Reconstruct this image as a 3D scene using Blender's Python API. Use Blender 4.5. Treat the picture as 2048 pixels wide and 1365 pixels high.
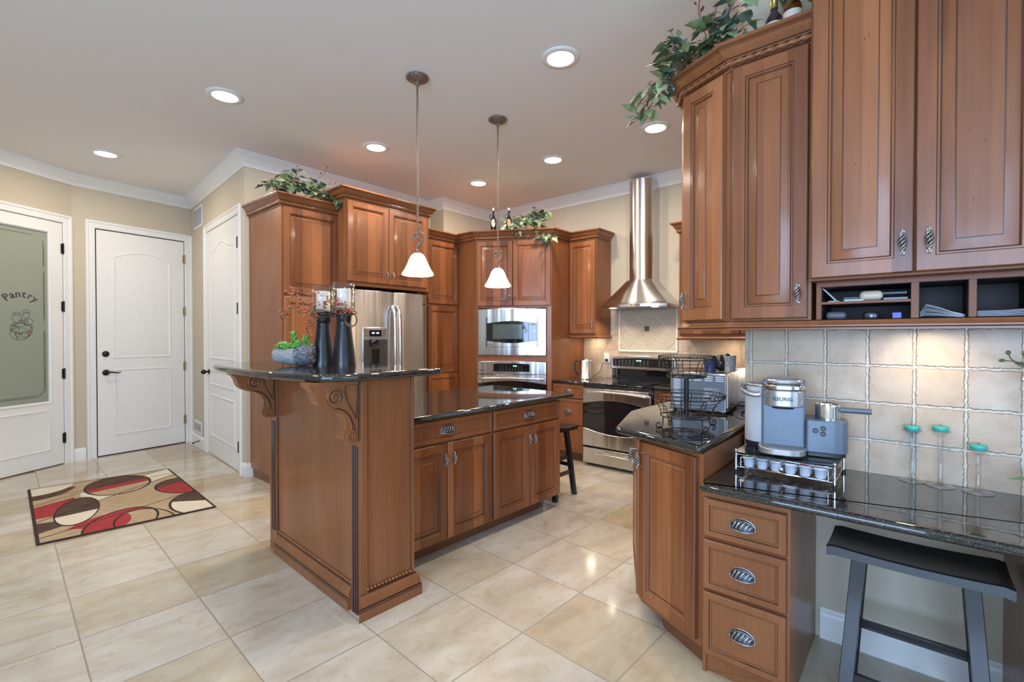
import bpy, bmesh, math, random
from mathutils import Vector, Matrix
random.seed(7)
PI = math.pi
for o in list(bpy.data.objects): bpy.data.objects.remove(o)
C = bpy.context.scene.collection
SC = bpy.context.scene

# ---------------------------------------------------------------- camera
cam_d = bpy.data.cameras.new('camera'); cam_d.sensor_width = 36.0; cam_d.lens = 949.0/2048*36
cam_d.clip_start = 0.02; cam_d.clip_end = 100
cam = bpy.data.objects.new('camera', cam_d); C.objects.link(cam)
cam.location = (0, 0, 1.36); cam.rotation_euler = (PI/2-0.011, 0, -0.8618)
SC.camera = cam
SC.view_settings.view_transform = 'Standard'; SC.view_settings.look = 'None'
SC.view_settings.gamma = 1; SC.view_settings.exposure = 0.16
try: SC.view_settings.use_curve_mapping = False
except Exception: pass

# ---------------------------------------------------------------- world and daylight
w = bpy.data.worlds.new('world'); SC.world = w; w.use_nodes = True
w.node_tree.nodes['Background'].inputs[0].default_value = (0.62, 0.8, 1.0, 1)
w.node_tree.nodes['Background'].inputs[1].default_value = 1.5

def area(name, loc, rot, sx, sy, power, col, shape='RECTANGLE', spread=PI):
    d = bpy.data.lights.new(name, 'AREA'); d.shape = shape; d.size = sx
    if shape in ('RECTANGLE', 'ELLIPSE'): d.size_y = sy
    d.energy = power; d.color = col; d.spread = spread
    o = bpy.data.objects.new(name, d); C.objects.link(o); o.location = loc; o.rotation_euler = rot
    return o
CEIL = 3.1
DAY = (0.43, 0.65, 1.0)
# daylight through the windows behind the camera (wall at x=-3.4 and wall at y=-3.4)
area('daylight_west', (-3.3, -0.6, 1.6), (0, -PI/2, 0), 1.9, 3.2, 240, DAY)
area('daylight_south', (-0.2, -3.3, 1.6), (PI/2, 0, 0), 3.4, 1.9, 48, DAY)
LAMP = (1.0, 0.88, 0.74)
RECESSED_AND_FILL = [(1.268, 3.824), (0.925, 5.899), (2.515, 3.807), (3.862, 3.815), (3.828, 2.751), (2.462, 1.713), (3.80, 1.682),
            (1.25, 1.7), (-0.2, 3.8), (-0.2, 1.7)]  # last two are unseen, added to brighten the island end and foreground
for i, (x, y) in enumerate(RECESSED_AND_FILL):
    area('recessed_or_fill_lamp', (x, y, CEIL-0.012), (0, 0, 0), 0.15, 0.15, 16 if i < 7 else 11, LAMP, 'DISK')

# ---------------------------------------------------------------- node helpers
class NT:
    def __init__(s, name):
        s.m = bpy.data.materials.new(name); s.m.use_nodes = True
        s.t = s.m.node_tree; s.b = s.t.nodes['Principled BSDF']
    def n(s, ty, **kw):
        nd = s.t.nodes.new(ty)
        for k, v in kw.items(): setattr(nd, k, v)
        return nd
    def l(s, a, b): s.t.links.new(a, b)
    def setin(s, sock, v):
        if hasattr(v, 'links') or hasattr(v, 'is_linked'): s.l(v, sock)
        elif isinstance(v, (tuple, list)) and len(v) == 3 and sock.type == 'RGBA': sock.default_value = (*v, 1)
        else: sock.default_value = v
    def math(s, op, a, b=0.0, c=0.0):
        nd = s.n('ShaderNodeMath', operation=op); s.setin(nd.inputs[0], a); s.setin(nd.inputs[1], b); s.setin(nd.inputs[2], c)
        return nd.outputs[0]
    def mix(s, f, a, b, blend='MIX'):
        nd = s.n('ShaderNodeMix', data_type='RGBA', blend_type=blend)
        s.setin(nd.inputs[0], f); s.setin(nd.inputs[6], a); s.setin(nd.inputs[7], b)
        return nd.outputs[2]
    def ramp(s, f, stops):
        nd = s.n('ShaderNodeValToRGB'); s.l(f, nd.inputs[0]); e = nd.color_ramp.elements
        while len(e) < len(stops): e.new(0.5)
        for i, (p, c) in enumerate(stops): e[i].position = p; e[i].color = (*c, 1) if len(c) == 3 else c
        return nd.outputs[0]
    def obj(s): return s.n('ShaderNodeTexCoord').outputs['Object']
    def mapping(s, v, scale=(1, 1, 1), rot=(0, 0, 0), loc=(0, 0, 0)):
        nd = s.n('ShaderNodeMapping'); s.l(v, nd.inputs[0]); nd.inputs['Scale'].default_value = scale
        nd.inputs['Rotation'].default_value = rot; nd.inputs['Location'].default_value = loc
        return nd.outputs[0]
    def noise(s, v, scale, detail=3, rough=0.5, dist=0.0):
        nd = s.n('ShaderNodeTexNoise'); s.l(v, nd.inputs['Vector']); nd.inputs['Scale'].default_value = scale
        nd.inputs['Detail'].default_value = detail; nd.inputs['Roughness'].default_value = rough
        nd.inputs['Distortion'].default_value = dist
        return nd.outputs['Fac']
    def bump(s, h, strength=0.3, dist=0.002):
        nd = s.n('ShaderNodeBump'); s.l(h, nd.inputs['Height']); nd.inputs['Strength'].default_value = strength
        nd.inputs['Distance'].default_value = dist; s.l(nd.outputs[0], s.b.inputs['Normal']); return nd
    def set(s, **kw):
        for k, v in kw.items(): s.setin(s.b.inputs[k.replace('_', ' ')], v)
        return s.m

def simple(name, col, rough=0.5, metal=0.0, coat=0.0, bumpscale=0, bumpstr=0.1, var=0.06, **kw):
    t = NT(name)
    f = t.noise(t.obj(), 14 if not bumpscale else bumpscale, 3)
    lo = tuple(max(0, c*(1-var)) for c in col); hi = tuple(min(1, c*(1+var)) for c in col)
    t.set(Base_Color=t.ramp(f, [(0.3, lo), (0.7, hi)]), Roughness=rough, Metallic=metal, Coat_Weight=coat)
    if bumpscale: t.bump(f, bumpstr, 0.002)
    for k, v in kw.items(): t.setin(t.b.inputs[k.replace('_', ' ')], v)
    return t.m

def wood(name, dark, light, rough=0.36, coat=0.24, bands=True):
    t = NT(name); o = t.obj()
    rnd = t.n('ShaderNodeObjectInfo').outputs['Random']
    off = t.n('ShaderNodeCombineXYZ'); t.l(t.math('MULTIPLY', rnd, 7.3), off.inputs[0]); t.l(t.math('MULTIPLY', rnd, 3.1), off.inputs[2])
    va = t.n('ShaderNodeVectorMath', operation='ADD'); t.l(o, va.inputs[0]); t.l(off.outputs[0], va.inputs[1]); v = va.outputs[0]
    g = t.noise(t.mapping(v, (26, 26, 0.9)), 2.2, 5, 0.6, 0.35)
    big = t.noise(t.mapping(v, (2.2, 2.2, 0.55)), 2.0, 2, 0.5, 0.6)
    sp = t.n('ShaderNodeSeparateXYZ'); t.l(v, sp.inputs[0])
    f = t.math('ADD', t.math('MULTIPLY', g, 0.28), t.math('MULTIPLY', big, 0.42))
    if bands:
        cell = t.math('FLOOR', t.math('MULTIPLY', sp.outputs[0], 11.5))
        wn = t.n('ShaderNodeTexWhiteNoise', noise_dimensions='1D'); t.l(cell, wn.inputs['W'])
        f = t.math('ADD', f, t.math('MULTIPLY', wn.outputs['Value'], 0.34))
    else: f = t.math('ADD', f, 0.13)
    col = t.ramp(f, [(0.28, dark), (0.78, light)])
    # small worm holes and ticks of the antique finish
    vor = t.n('ShaderNodeTexVoronoi'); t.l(t.mapping(v, (1, 1, 0.3)), vor.inputs['Vector']); vor.inputs['Scale'].default_value = 26
    spots = t.math('MULTIPLY', t.math('LESS_THAN', vor.outputs['Distance'], 0.05), t.math('GREATER_THAN', big, 0.52))
    col = t.mix(t.math('MULTIPLY', spots, 0.7), col, (0.05, 0.018, 0.01))
    t.set(Base_Color=col, Roughness=rough, Coat_Weight=coat, Coat_Roughness=0.14, Specular_IOR_Level=0.35)
    t.bump(g, 0.05, 0.001)
    return t.m

WOOD = wood('cherry_wood', (0.13, 0.038, 0.012), (0.36, 0.130, 0.045))
WOODP = wood('cherry_wood_plain', (0.165, 0.053, 0.018), (0.35, 0.134, 0.049), bands=False)
GLAZE = simple('dark_glaze', (0.045, 0.014, 0.007), 0.35, coat=0.3)
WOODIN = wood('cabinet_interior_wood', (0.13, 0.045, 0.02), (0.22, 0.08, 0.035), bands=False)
PAINT = simple('tan_wall_paint', (0.555, 0.48, 0.36), 0.75, bumpscale=160, bumpstr=0.05, var=0.015)
WHITE = simple('white_trim_paint', (0.80, 0.785, 0.75), 0.35, var=0.015)
CEILM = simple('ceiling_paint', (0.80, 0.775, 0.745), 0.85, bumpscale=120, bumpstr=0.04, var=0.01)
BRONZE = simple('dark_bronze', (0.035, 0.03, 0.028), 0.38, 0.85)
PEWTER = simple('antique_pewter', (0.42, 0.42, 0.43), 0.28, 1.0)
PEWTERD = simple('antique_pewter_dark', (0.06, 0.065, 0.075), 0.4, 0.7)
BRASS = simple('aged_brass', (0.35, 0.27, 0.14), 0.35, 1.0)
CHROME = simple('chrome', (0.8, 0.8, 0.8), 0.08, 1.0, var=0.01)
BLACKW = simple('black_wire', (0.012, 0.012, 0.014), 0.35, 0.5)
BLACKG = simple('black_gloss', (0.008, 0.008, 0.010), 0.06, coat=0.6)
BLACKM = simple('black_plastic', (0.02, 0.02, 0.022), 0.4)
BLACKWD = simple('black_painted_wood', (0.014, 0.015, 0.018), 0.24, coat=0.3)
CANDLEH = simple('dark_turned_metal', (0.022, 0.022, 0.026), 0.34, 0.4, coat=0.2)
WAX = simple('white_wax', (0.82, 0.80, 0.75), 0.5, Subsurface_Weight=0.2)
TEAL = simple('teal_wax', (0.05, 0.42, 0.36), 0.4)
GREEN = simple('leaf_green', (0.065, 0.125, 0.05), 0.45, var=0.5)
GREEN2 = simple('leaf_pale_green', (0.24, 0.31, 0.15), 0.45, var=0.4)
BLUEGREEN = simple('leaf_blue_green', (0.10, 0.17, 0.12), 0.45, var=0.4)
SUCC = simple('succulent_green', (0.12, 0.32, 0.05), 0.45, var=0.5, bumpscale=80)
STEM = simple('brown_stem', (0.10, 0.055, 0.03), 0.7)
BERRY = simple('orange_berry', (0.42, 0.10, 0.035), 0.35, var=0.5, coat=0.3)
DRED = simple('dark_red_bud', (0.18, 0.02, 0.015), 0.4)
PAPER = simple('white_paper', (0.72, 0.73, 0.76), 0.6)
PAPERB = simple('blue_grey_paper', (0.30, 0.33, 0.42), 0.6)
GREYP = simple('slate_grey_plastic', (0.14, 0.17, 0.215), 0.34, 0.3)
SILVP = simple('silver_plastic', (0.45, 0.45, 0.45), 0.25, 0.7)
PETAL = simple('white_petal', (0.85, 0.83, 0.82), 0.5)
PODW = simple('white_pod_plastic', (0.62, 0.66, 0.75), 0.35)
WHITEP = simple('white_plastic', (0.75, 0.74, 0.71), 0.4)
CREAM = simple('cream_tile_stone', (0.50, 0.425, 0.31), 0.5, bumpscale=60, bumpstr=0.2, var=0.12)
CREAMG = simple('cream_grout', (0.74, 0.69, 0.57), 0.7)
BRONZET = simple('bronze_tile', (0.12, 0.09, 0.06), 0.4, 0.4)
BOTD = simple('dark_wine_glass', (0.03, 0.012, 0.02), 0.08, coat=0.5)
GOLDF = simple('gold_foil', (0.45, 0.34, 0.12), 0.35, 0.8)
LABEL = simple('cream_label', (0.72, 0.68, 0.55), 0.6)
BLUEP = simple('blue_plastic', (0.02, 0.03, 0.35), 0.3)

def glassm(name, col=(1, 1, 1), rough=0.0, ior=1.45, trans=1.0):
    t = NT(name); t.set(Base_Color=t.mix(0.0, col, col), Roughness=rough, Transmission_Weight=trans, IOR=ior); return t.m
def thin_glass(name, tint=(1, 1, 1), k=1.0):
    t = NT(name); out = t.t.nodes['Material Output']; t.t.nodes.remove(t.b)
    tr = t.n('ShaderNodeBsdfTransparent'); tr.inputs[0].default_value = (*tint, 1)
    gl = t.n('ShaderNodeBsdfGlossy'); gl.inputs['Roughness'].default_value = 0.02
    lw = t.n('ShaderNodeLayerWeight'); lw.inputs['Blend'].default_value = 0.35
    mx = t.n('ShaderNodeMixShader'); t.l(t.math('MULTIPLY', t.math('ADD', t.math('POWER', lw.outputs['Facing'], 2.2), 0.05), k), mx.inputs[0])
    t.l(tr.outputs[0], mx.inputs[1]); t.l(gl.outputs[0], mx.inputs[2]); t.l(mx.outputs[0], out.inputs[0])
    return t.m
GLASS = thin_glass('clear_glass', (0.95, 0.96, 0.96), 1.0)
AMBER = glassm('amber_glass', (0.75, 0.32, 0.04))
SMOKE = glassm('tinted_rack_glass', (0.25, 0.3, 0.33))
RESERV = glassm('frosted_reservoir', (0.72, 0.72, 0.74), 0.45, 1.4, 0.35)

def steel(name, axis='z', base=(0.70, 0.69, 0.67), rough=0.30, wav=0.3):
    t = NT(name); o = t.obj()
    sc = (160, 160, 1.2) if axis == 'z' else (1.2, 1.2, 160)
    f = t.noise(t.mapping(o, sc), 2.0, 3, 0.6)
    big = t.noise(t.mapping(o, (6, 6, 0.25) if axis == 'z' else (4, 4, 0.3)), 1.6, 2)
    t.set(Base_Color=t.ramp(f, [(0.2, tuple(c*0.93 for c in base)), (0.8, base)]), Metallic=1.0,
          Roughness=t.math('ADD', rough if axis == 'z' else rough*0.62, t.math('MULTIPLY', f, 0.06)))
    tg = t.n('ShaderNodeTangent', direction_type='RADIAL', axis='Z'); t.l(tg.outputs[0], t.b.inputs['Tangent'])
    t.b.inputs['Anisotropic'].default_value = 0.8 if axis == 'z' else 0.35; t.b.inputs['Anisotropic Rotation'].default_value = 0.25
    # rolled-sheet waviness
    t.bump(big, wav, 0.03)
    return t.m
STEEL = steel('brushed_steel')
STEELH = steel('brushed_steel_horizontal', 'x')

def emis(name, col, strength):
    t = NT(name); t.set(Base_Color=t.mix(0.0, col, col), Emission_Color=t.mix(0.0, col, col), Emission_Strength=strength, Roughness=0.5); return t.m
DIFFUSER = emis('lamp_diffuser', (1.0, 0.95, 0.86), 9.0)
LEDG = emis('green_display', (0.25, 0.9, 0.5), 1.6)
UCL = emis('puck_light', (1.0, 0.85, 0.65), 6.0)

def shade_mat():
    t = NT('frosted_amber_glass_shade'); o = t.obj(); sp = t.n('ShaderNodeSeparateXYZ'); t.l(o, sp.inputs[0])
    nz = t.noise(o, 30, 3)
    f = t.math('ADD', sp.outputs[2], t.math('MULTIPLY', nz, 0.008))
    col = t.ramp(t.math('MULTIPLY', f, 6.5), [(0.02, (1.0, 0.9, 0.66)), (0.07, (0.9, 0.58, 0.22)), (0.15, (0.95, 0.72, 0.38)), (0.30, (1.0, 0.92, 0.76))])
    st = t.ramp(t.math('MULTIPLY', f, 6.5), [(0.06, (0.55, 0.55, 0.55)), (0.32, (1, 1, 1))])
    t.set(Base_Color=col, Emission_Color=col, Emission_Strength=t.math('MULTIPLY', st, 2.6), Roughness=0.3)
    return t.m
SHADE = shade_mat()

def granite():
    t = NT('dark_granite'); o = t.obj()
    v1 = t.n('ShaderNodeTexVoronoi'); t.l(o, v1.inputs['Vector']); v1.inputs['Scale'].default_value = 330
    v2 = t.n('ShaderNodeTexVoronoi'); t.l(o, v2.inputs['Vector']); v2.inputs['Scale'].default_value = 150
    n1 = t.noise(o, 60, 5, 0.7)
    s1 = t.n('ShaderNodeSeparateColor'); t.l(v1.outputs['Color'], s1.inputs[0])
    s2 = t.n('ShaderNodeSeparateColor'); t.l(v2.outputs['Color'], s2.inputs[0])
    c = t.ramp(s1.outputs[0], [(0.0, (0.006, 0.007, 0.008)), (0.55, (0.012, 0.012, 0.012)), (0.80, (0.040, 0.034, 0.022)), (0.95, (0.085, 0.08, 0.065)), (1.0, (0.15, 0.15, 0.145))])
    c = t.mix(t.math('MULTIPLY', t.math('GREATER_THAN', s2.outputs[1], 0.82), 0.5), c, (0.045, 0.034, 0.02))
    c = t.mix(t.math('MULTIPLY', n1, 0.35), c, (0.02, 0.025, 0.028))
    t.set(Base_Color=c, Roughness=0.045, Coat_Weight=0.25, Coat_Roughness=0.03, IOR=1.6)
    return t.m
GRANITE = granite()

def grid_mask(t, u, v, su, sv, width, nz, wob):
    # returns (mask of joint 0..1, cell random vector output)
    u2 = t.math('ADD', u, t.math('MULTIPLY', t.math('SUBTRACT', nz, 0.5), wob))
    v2 = t.math('ADD', v, t.math('MULTIPLY', t.math('SUBTRACT', nz, 0.5), wob))
    out = []
    for a, s in ((u2, su), (v2, sv)):
        fr = t.math('FRACT', t.math('DIVIDE', a, s))
        d = t.math('MULTIPLY', t.math('MINIMUM', fr, t.math('SUBTRACT', 1.0, fr)), s)
        out.append(d)
    d = t.math('MINIMUM', out[0], out[1])
    nd = t.n('ShaderNodeMapRange'); t.l(d, nd.inputs[0]); nd.inputs[1].default_value = width*0.35; nd.inputs[2].default_value = width*0.75
    nd.inputs[3].default_value = 1; nd.inputs[4].default_value = 0
    cu = t.math('FLOOR', t.math('DIVIDE', u, su)); cv = t.math('FLOOR', t.math('DIVIDE', v, sv))
    cb = t.n('ShaderNodeCombineXYZ'); t.l(cu, cb.inputs[0]); t.l(cv, cb.inputs[1])
    wn = t.n('ShaderNodeTexWhiteNoise', noise_dimensions='2D'); t.l(cb.outputs[0], wn.inputs['Vector'])
    return nd.outputs[0], wn

def floor_mat():
    t = NT('travertine_floor'); o = t.mapping(t.obj(), rot=(0, 0, 0.0375))
    sp = t.n('ShaderNodeSeparateXYZ'); t.l(o, sp.inputs[0])
    u = t.math('SUBTRACT', sp.outputs[0], 0.235-0.4605*20); v = t.math('SUBTRACT', sp.outputs[1], 0.955-0.4745*20)
    nz = t.noise(o, 3, 1)
    mask, wn = grid_mask(t, u, v, 0.4605, 0.4745, 0.0055, nz, 0.0)
    # clouds and veins shift from tile to tile
    shift = t.n('ShaderNodeVectorMath', operation='MULTIPLY_ADD'); t.l(wn.outputs['Color'], shift.inputs[0]); shift.inputs[1].default_value = (13, 13, 13); t.l(o, shift.inputs[2])
    cl = t.noise(t.mapping(shift.outputs[0], (1, 1.9, 1)), 3.2, 7, 0.62, 0.5)
    cl2 = t.noise(shift.outputs[0], 16, 6, 0.7)
    col = t.ramp(cl, [(0.25, (0.43, 0.35, 0.25)), (0.45, (0.53, 0.465, 0.365)), (0.6, (0.59, 0.54, 0.45)), (0.8, (0.66, 0.625, 0.55))])
    tone = t.ramp(wn.outputs['Value'], [(0.0, (0.72, 0.62, 0.44)), (0.16, (0.88, 0.83, 0.72)), (0.5, (0.97, 0.97, 0.97)), (1.0, (0.95, 0.97, 1))])
    col = t.mix(1.0, col, tone, 'MULTIPLY')
    pits = t.math('MULTIPLY', t.math('LESS_THAN', cl2, 0.40), 0.45)
    col = t.mix(pits, col, (0.45, 0.36, 0.25))
    col = t.mix(mask, col, (0.30, 0.255, 0.20))
    t.set(Base_Color=col, Roughness=t.math('ADD', 0.14, t.math('MULTIPLY', mask, 0.5)), Coat_Weight=0.2, Coat_Roughness=0.08)
    t.bump(t.math('SUBTRACT', 1.0, mask), 0.4, 0.0015)
    return t.m

def backsplash_mat(name, ax, su, sv, u0, v0, rough=0.38, wob=0.014, jw=0.0085):
    t = NT(name); o = t.obj(); sp = t.n('ShaderNodeSeparateXYZ'); t.l(o, sp.inputs[0])
    u = t.math('SUBTRACT', sp.outputs[ax], u0-su*40); v = t.math('SUBTRACT', sp.outputs[2], v0-sv*20)
    nz = t.noise(o, 55, 4, 0.7)
    mask, wn = grid_mask(t, u, v, su, sv, jw, nz, wob)
    sh = t.n('ShaderNodeVectorMath', operation='MULTIPLY_ADD'); t.l(wn.outputs['Color'], sh.inputs[0]); sh.inputs[1].default_value = (9, 9, 9); t.l(o, sh.inputs[2])
    cl = t.noise(sh.outputs[0], 7, 5, 0.6, 0.3); pit = t.noise(sh.outputs[0], 45, 5, 0.75)
    col = t.ramp(cl, [(0.3, (0.36, 0.265, 0.185)), (0.5, (0.47, 0.365, 0.265)), (0.7, (0.54, 0.455, 0.36))])
    col = t.mix(t.math('MULTIPLY', wn.outputs['Value'], 0.35), col, (0.60, 0.42, 0.25))
    edge_shade = t.math('MULTIPLY', mask, t.math('SUBTRACT', 1.0, mask)); col = t.mix(mask, col, (0.58, 0.52, 0.44)); col = t.mix(t.math('MULTIPLY', edge_shade, 2.4), col, (0.26, 0.20, 0.14))  # dark rim beside each joint paints the tile-edge shadow into the colour
    pits = t.math('MULTIPLY', t.math('LESS_THAN', pit, 0.33), t.math('SUBTRACT', 1.0, mask))
    col = t.mix(t.math('MULTIPLY', pits, 0.5), col, (0.30, 0.23, 0.16))
    # tile edges are chipped: height drops at the joint shoulder then the joint is filled
    fr = t.noise(o, 120, 3, 0.6)
    h = t.math('SUBTRACT', t.math('MULTIPLY', t.math('SUBTRACT', 1.0, mask), 1.0), t.math('MULTIPLY', pits, 0.6))
    h = t.math('ADD', h, t.math('MULTIPLY', fr, 0.10))
    t.set(Base_Color=col, Roughness=rough)
    t.bump(h, 0.9, 0.005)
    return t.m
FLOORM = floor_mat()
DESKTILE = backsplash_mat('tumbled_stone_backsplash', 1, 0.152, 0.158, 0.013, 0.918, wob=0.018, jw=0.0095)
RANGETILE = backsplash_mat('cream_stone_backsplash_range', 1, 0.148, 0.165, 0.13, 1.025, 0.45, 0.004, 0.005)
RETTILE = backsplash_mat('cream_stone_backsplash_side', 0, 0.148, 0.165, 0.02, 1.025, 0.45, 0.004, 0.005)

# ---------------------------------------------------------------- mesh helpers
class MB:
    def __init__(s): s.v = []; s.f = []; s.m = []; s.sm = []
    def add(s, vs, fs, m=0, smooth=False):
        b = len(s.v); s.v += [tuple(p) for p in vs]
        for f in fs: s.f.append([b+i for i in f]); s.m.append(m); s.sm.append(smooth)
        return s
    def box(s, x0, x1, y0, y1, z0, z1, m=0, M=None):
        vs = [(x, y, z) for z in (z0, z1) for y in (y0, y1) for x in (x0, x1)]
        if M: vs = [M @ Vector(p) for p in vs]
        return s.add(vs, [(0, 2, 3, 1), (4, 5, 7, 6), (0, 1, 5, 4), (2, 6, 7, 3), (0, 4, 6, 2), (1, 3, 7, 5)], m)
    def lathe(s, prof, c=(0, 0, 0), n=24, m=0, M=None, cap0=True, cap1=True, smooth=True, sx=1, sy=1):
        vs = []
        for r, z in prof:
            for i in range(n):
                a = 2*PI*i/n; vs.append(Vector((c[0]+sx*r*math.cos(a), c[1]+sy*r*math.sin(a), c[2]+z)))
        if M: vs = [M @ p for p in vs]
        k = len(prof); fs = []
        for j in range(k-1):
            for i in range(n):
                fs.append((j*n+i, j*n+(i+1) % n, (j+1)*n+(i+1) % n, (j+1)*n+i))
        s.add(vs, fs, m, smooth)
        b = len(s.v)-len(vs)
        if cap0: s.f.append([b+i for i in reversed(range(n))]); s.m.append(m); s.sm.append(False)
        if cap1: s.f.append([b+(k-1)*n+i for i in range(n)]); s.m.append(m); s.sm.append(False)
        return s
    def cyl(s, p0, p1, r, m=0, n=12, r1=None):
        return s.tube([p0, p1], [r, r if r1 is None else r1], m, n)
    def tube(s, pts, r, m=0, n=8, closed=False, lobes=0, pitch=0.02, amp=0.25, squash=None):
        pts = [Vector(p) for p in pts]; k = len(pts)
        rs = r if isinstance(r, (list, tuple)) else [r]*k
        vs = []; up = None; dist = 0
        for i, p in enumerate(pts):
            if closed: d = pts[(i+1) % k]-pts[i-1]
            else: d = pts[min(i+1, k-1)]-pts[max(i-1, 0)]
            if d.length < 1e-9: d = Vector((0, 0, 1))
            d.normalize()
            if up is None:
                up = Vector((0, 0, 1)) if abs(d.z) < 0.9 else Vector((1, 0, 0))
            up = (up - d*up.dot(d))
            if up.length < 1e-6: up = d.orthogonal()
            up.normalize(); rt = d.cross(up)
            if i: dist += (pts[i]-pts[i-1]).length
            for j in range(n):
                a = 2*PI*j/n; rr = rs[i]
                if lobes: rr *= 1-amp+amp*abs(math.cos(lobes*0.5*(a-2*PI*dist/(pitch*lobes))))*1.3
                q = (rt*math.cos(a)+up*math.sin(a))*rr
                if squash: q = Vector((q.x*squash[0], q.y*squash[1], q.z*squash[2]))
                vs.append(p+q)
        fs = []
        rng = k if closed else k-1
        for i in range(rng):
            for j in range(n):
                a = i*n+j; b = i*n+(j+1) % n; c = ((i+1) % k)*n+(j+1) % n; d = ((i+1) % k)*n+j
                fs.append((a, b, c, d))
        s.add(vs, fs, m, True)
        if not closed:
            b0 = len(s.v)-len(vs)
            s.f.append([b0+i for i in reversed(range(n))]); s.m.append(m); s.sm.append(False)
            s.f.append([b0+(k-1)*n+i for i in range(n)]); s.m.append(m); s.sm.append(False)
        return s
    def sphere(s, c, r, m=0, n=10, k=6, sc=(1, 1, 1), M=None):
        prof = [(max(1e-4, math.sin(PI*i/k)), -math.cos(PI*i/k)) for i in range(k+1)]
        vs = []
        for a, z in prof:
            for i in range(n):
                t = 2*PI*i/n; p = Vector((a*math.cos(t)*r*sc[0], a*math.sin(t)*r*sc[1], z*r*sc[2]))
                if M: p = M @ p
                vs.append(p+Vector(c))
        fs = [(j*n+i, j*n+(i+1) % n, (j+1)*n+(i+1) % n, (j+1)*n+i) for j in range(k) for i in range(n)]
        return s.add(vs, fs, m, True)
    def sweep(s, path, prof, closed=False, prev=None, nxt=None, m=0, z=0, caps=True, mats=None, smooth=False):
        P = [Vector((p[0], p[1])) for p in path]; k = len(P); vs = []
        for i in range(k):
            a = P[i-1] if (i > 0 or closed) else (Vector(prev) if prev else None)
            b = P[(i+1) % k] if (i < k-1 or closed) else (Vector(nxt) if nxt else None)
            d0 = (P[i]-a).normalized() if a is not None else None
            d1 = (b-P[i]).normalized() if b is not None else None
            if d0 is None: d0 = d1
            if d1 is None: d1 = d0
            n0 = Vector((d0.y, -d0.x)); n1 = Vector((d1.y, -d1.x)); nn = n0+n1
            nn = nn/max(0.2, (nn.length_squared/2)) if nn.length > 1e-6 else n0
            for o_, zz in prof: vs.append((P[i].x+nn.x*o_, P[i].y+nn.y*o_, z+zz))
        q = len(prof); fs = []
        b0 = len(s.v)
        s.v += vs
        for i in range(k if closed else k-1):
            for j in range(q-1):
                i2 = (i+1) % k
                s.f.append([b0+i*q+j, b0+i*q+j+1, b0+i2*q+j+1, b0+i2*q+j][::-1]); s.m.append(mats[j] if mats else m); s.sm.append(smooth)
        if caps and not closed:
            s.f.append([b0+j for j in range(q)]); s.m.append(m); s.sm.append(False)
            s.f.append([b0+(k-1)*q+j for j in reversed(range(q))]); s.m.append(m); s.sm.append(False)
        return s
    def poly(s, outline, z, m=0, up=True):
        vs = [(x, y, z) for x, y in outline]; n = len(vs)
        return s.add(vs, [tuple(range(n)) if up else tuple(reversed(range(n)))], m)
    def prism(s, outline, z0, z1, m=0, M=None):
        n = len(outline); vs = [Vector((x, y, z0)) for x, y in outline]+[Vector((x, y, z1)) for x, y in outline]
        if M: vs = [M @ p for p in vs]
        fs = [tuple(reversed(range(n))), tuple(range(n, 2*n))]+[(i, (i+1) % n, n+(i+1) % n, n+i) for i in range(n)]
        return s.add(vs, fs, m)
    def build(s, name, mats, parent=None, loc=(0, 0, 0), rz=0, bevel=0, seg=2):
        me = bpy.data.meshes.new(name); me.from_pydata(s.v, [], s.f)
        if not isinstance(mats, (list, tuple)): mats = [mats]
        for mt in mats: me.materials.append(mt)
        me.polygons.foreach_set('material_index', [min(i, len(mats)-1) for i in s.m])
        me.polygons.foreach_set('use_smooth', s.sm)
        me.validate(); me.update()
        bm = bmesh.new(); bm.from_mesh(me); bmesh.ops.remove_doubles(bm, verts=bm.verts, dist=2e-6); bmesh.ops.recalc_face_normals(bm, faces=bm.faces)
        for e in bm.edges:
            lf = e.link_faces
            e.smooth = len(lf) == 2 and ((lf[0].smooth and lf[1].smooth) or (not lf[0].smooth and not lf[1].smooth and lf[0].normal.angle(lf[1].normal, 3.0) < 0.45))
        for f in bm.faces: f.smooth = True
        bm.to_mesh(me); bm.free()
        o = bpy.data.objects.new(name, me); C.objects.link(o); o.location = loc; o.rotation_euler = (0, 0, rz)
        if parent: o.parent = parent
        if bevel:
            b = o.modifiers.new('bevel', 'BEVEL'); b.width = bevel; b.segments = 5 if bevel > .0135 else seg; b.limit_method = 'ANGLE'; b.angle_limit = 0.7
            b.harden_normals = False
        return o

def tag(o, label, cat, group=None):
    o['label'] = label; o['category'] = cat
    if group: o['group'] = group
    return o
def thing(name, label, cat, loc=(0, 0, 0), rz=0, group=None):
    o = bpy.data.objects.new(name, None); C.objects.link(o); o.empty_display_size = 0.1
    o.location = loc; o.rotation_euler = (0, 0, rz); return tag(o, label, cat, group)
def adopt(o, par):
    o.parent = par; o.matrix_parent_inverse = (Matrix.Translation(par.location) @ par.rotation_euler.to_matrix().to_4x4()).inverted(); return o
def struct(o): o['kind'] = 'structure'; return o
def copy_tree(o, parent=None):
    c = o.copy(); C.objects.link(c)
    if parent: c.parent = parent
    for ch in list(o.children): copy_tree(ch, c)
    return c

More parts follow.
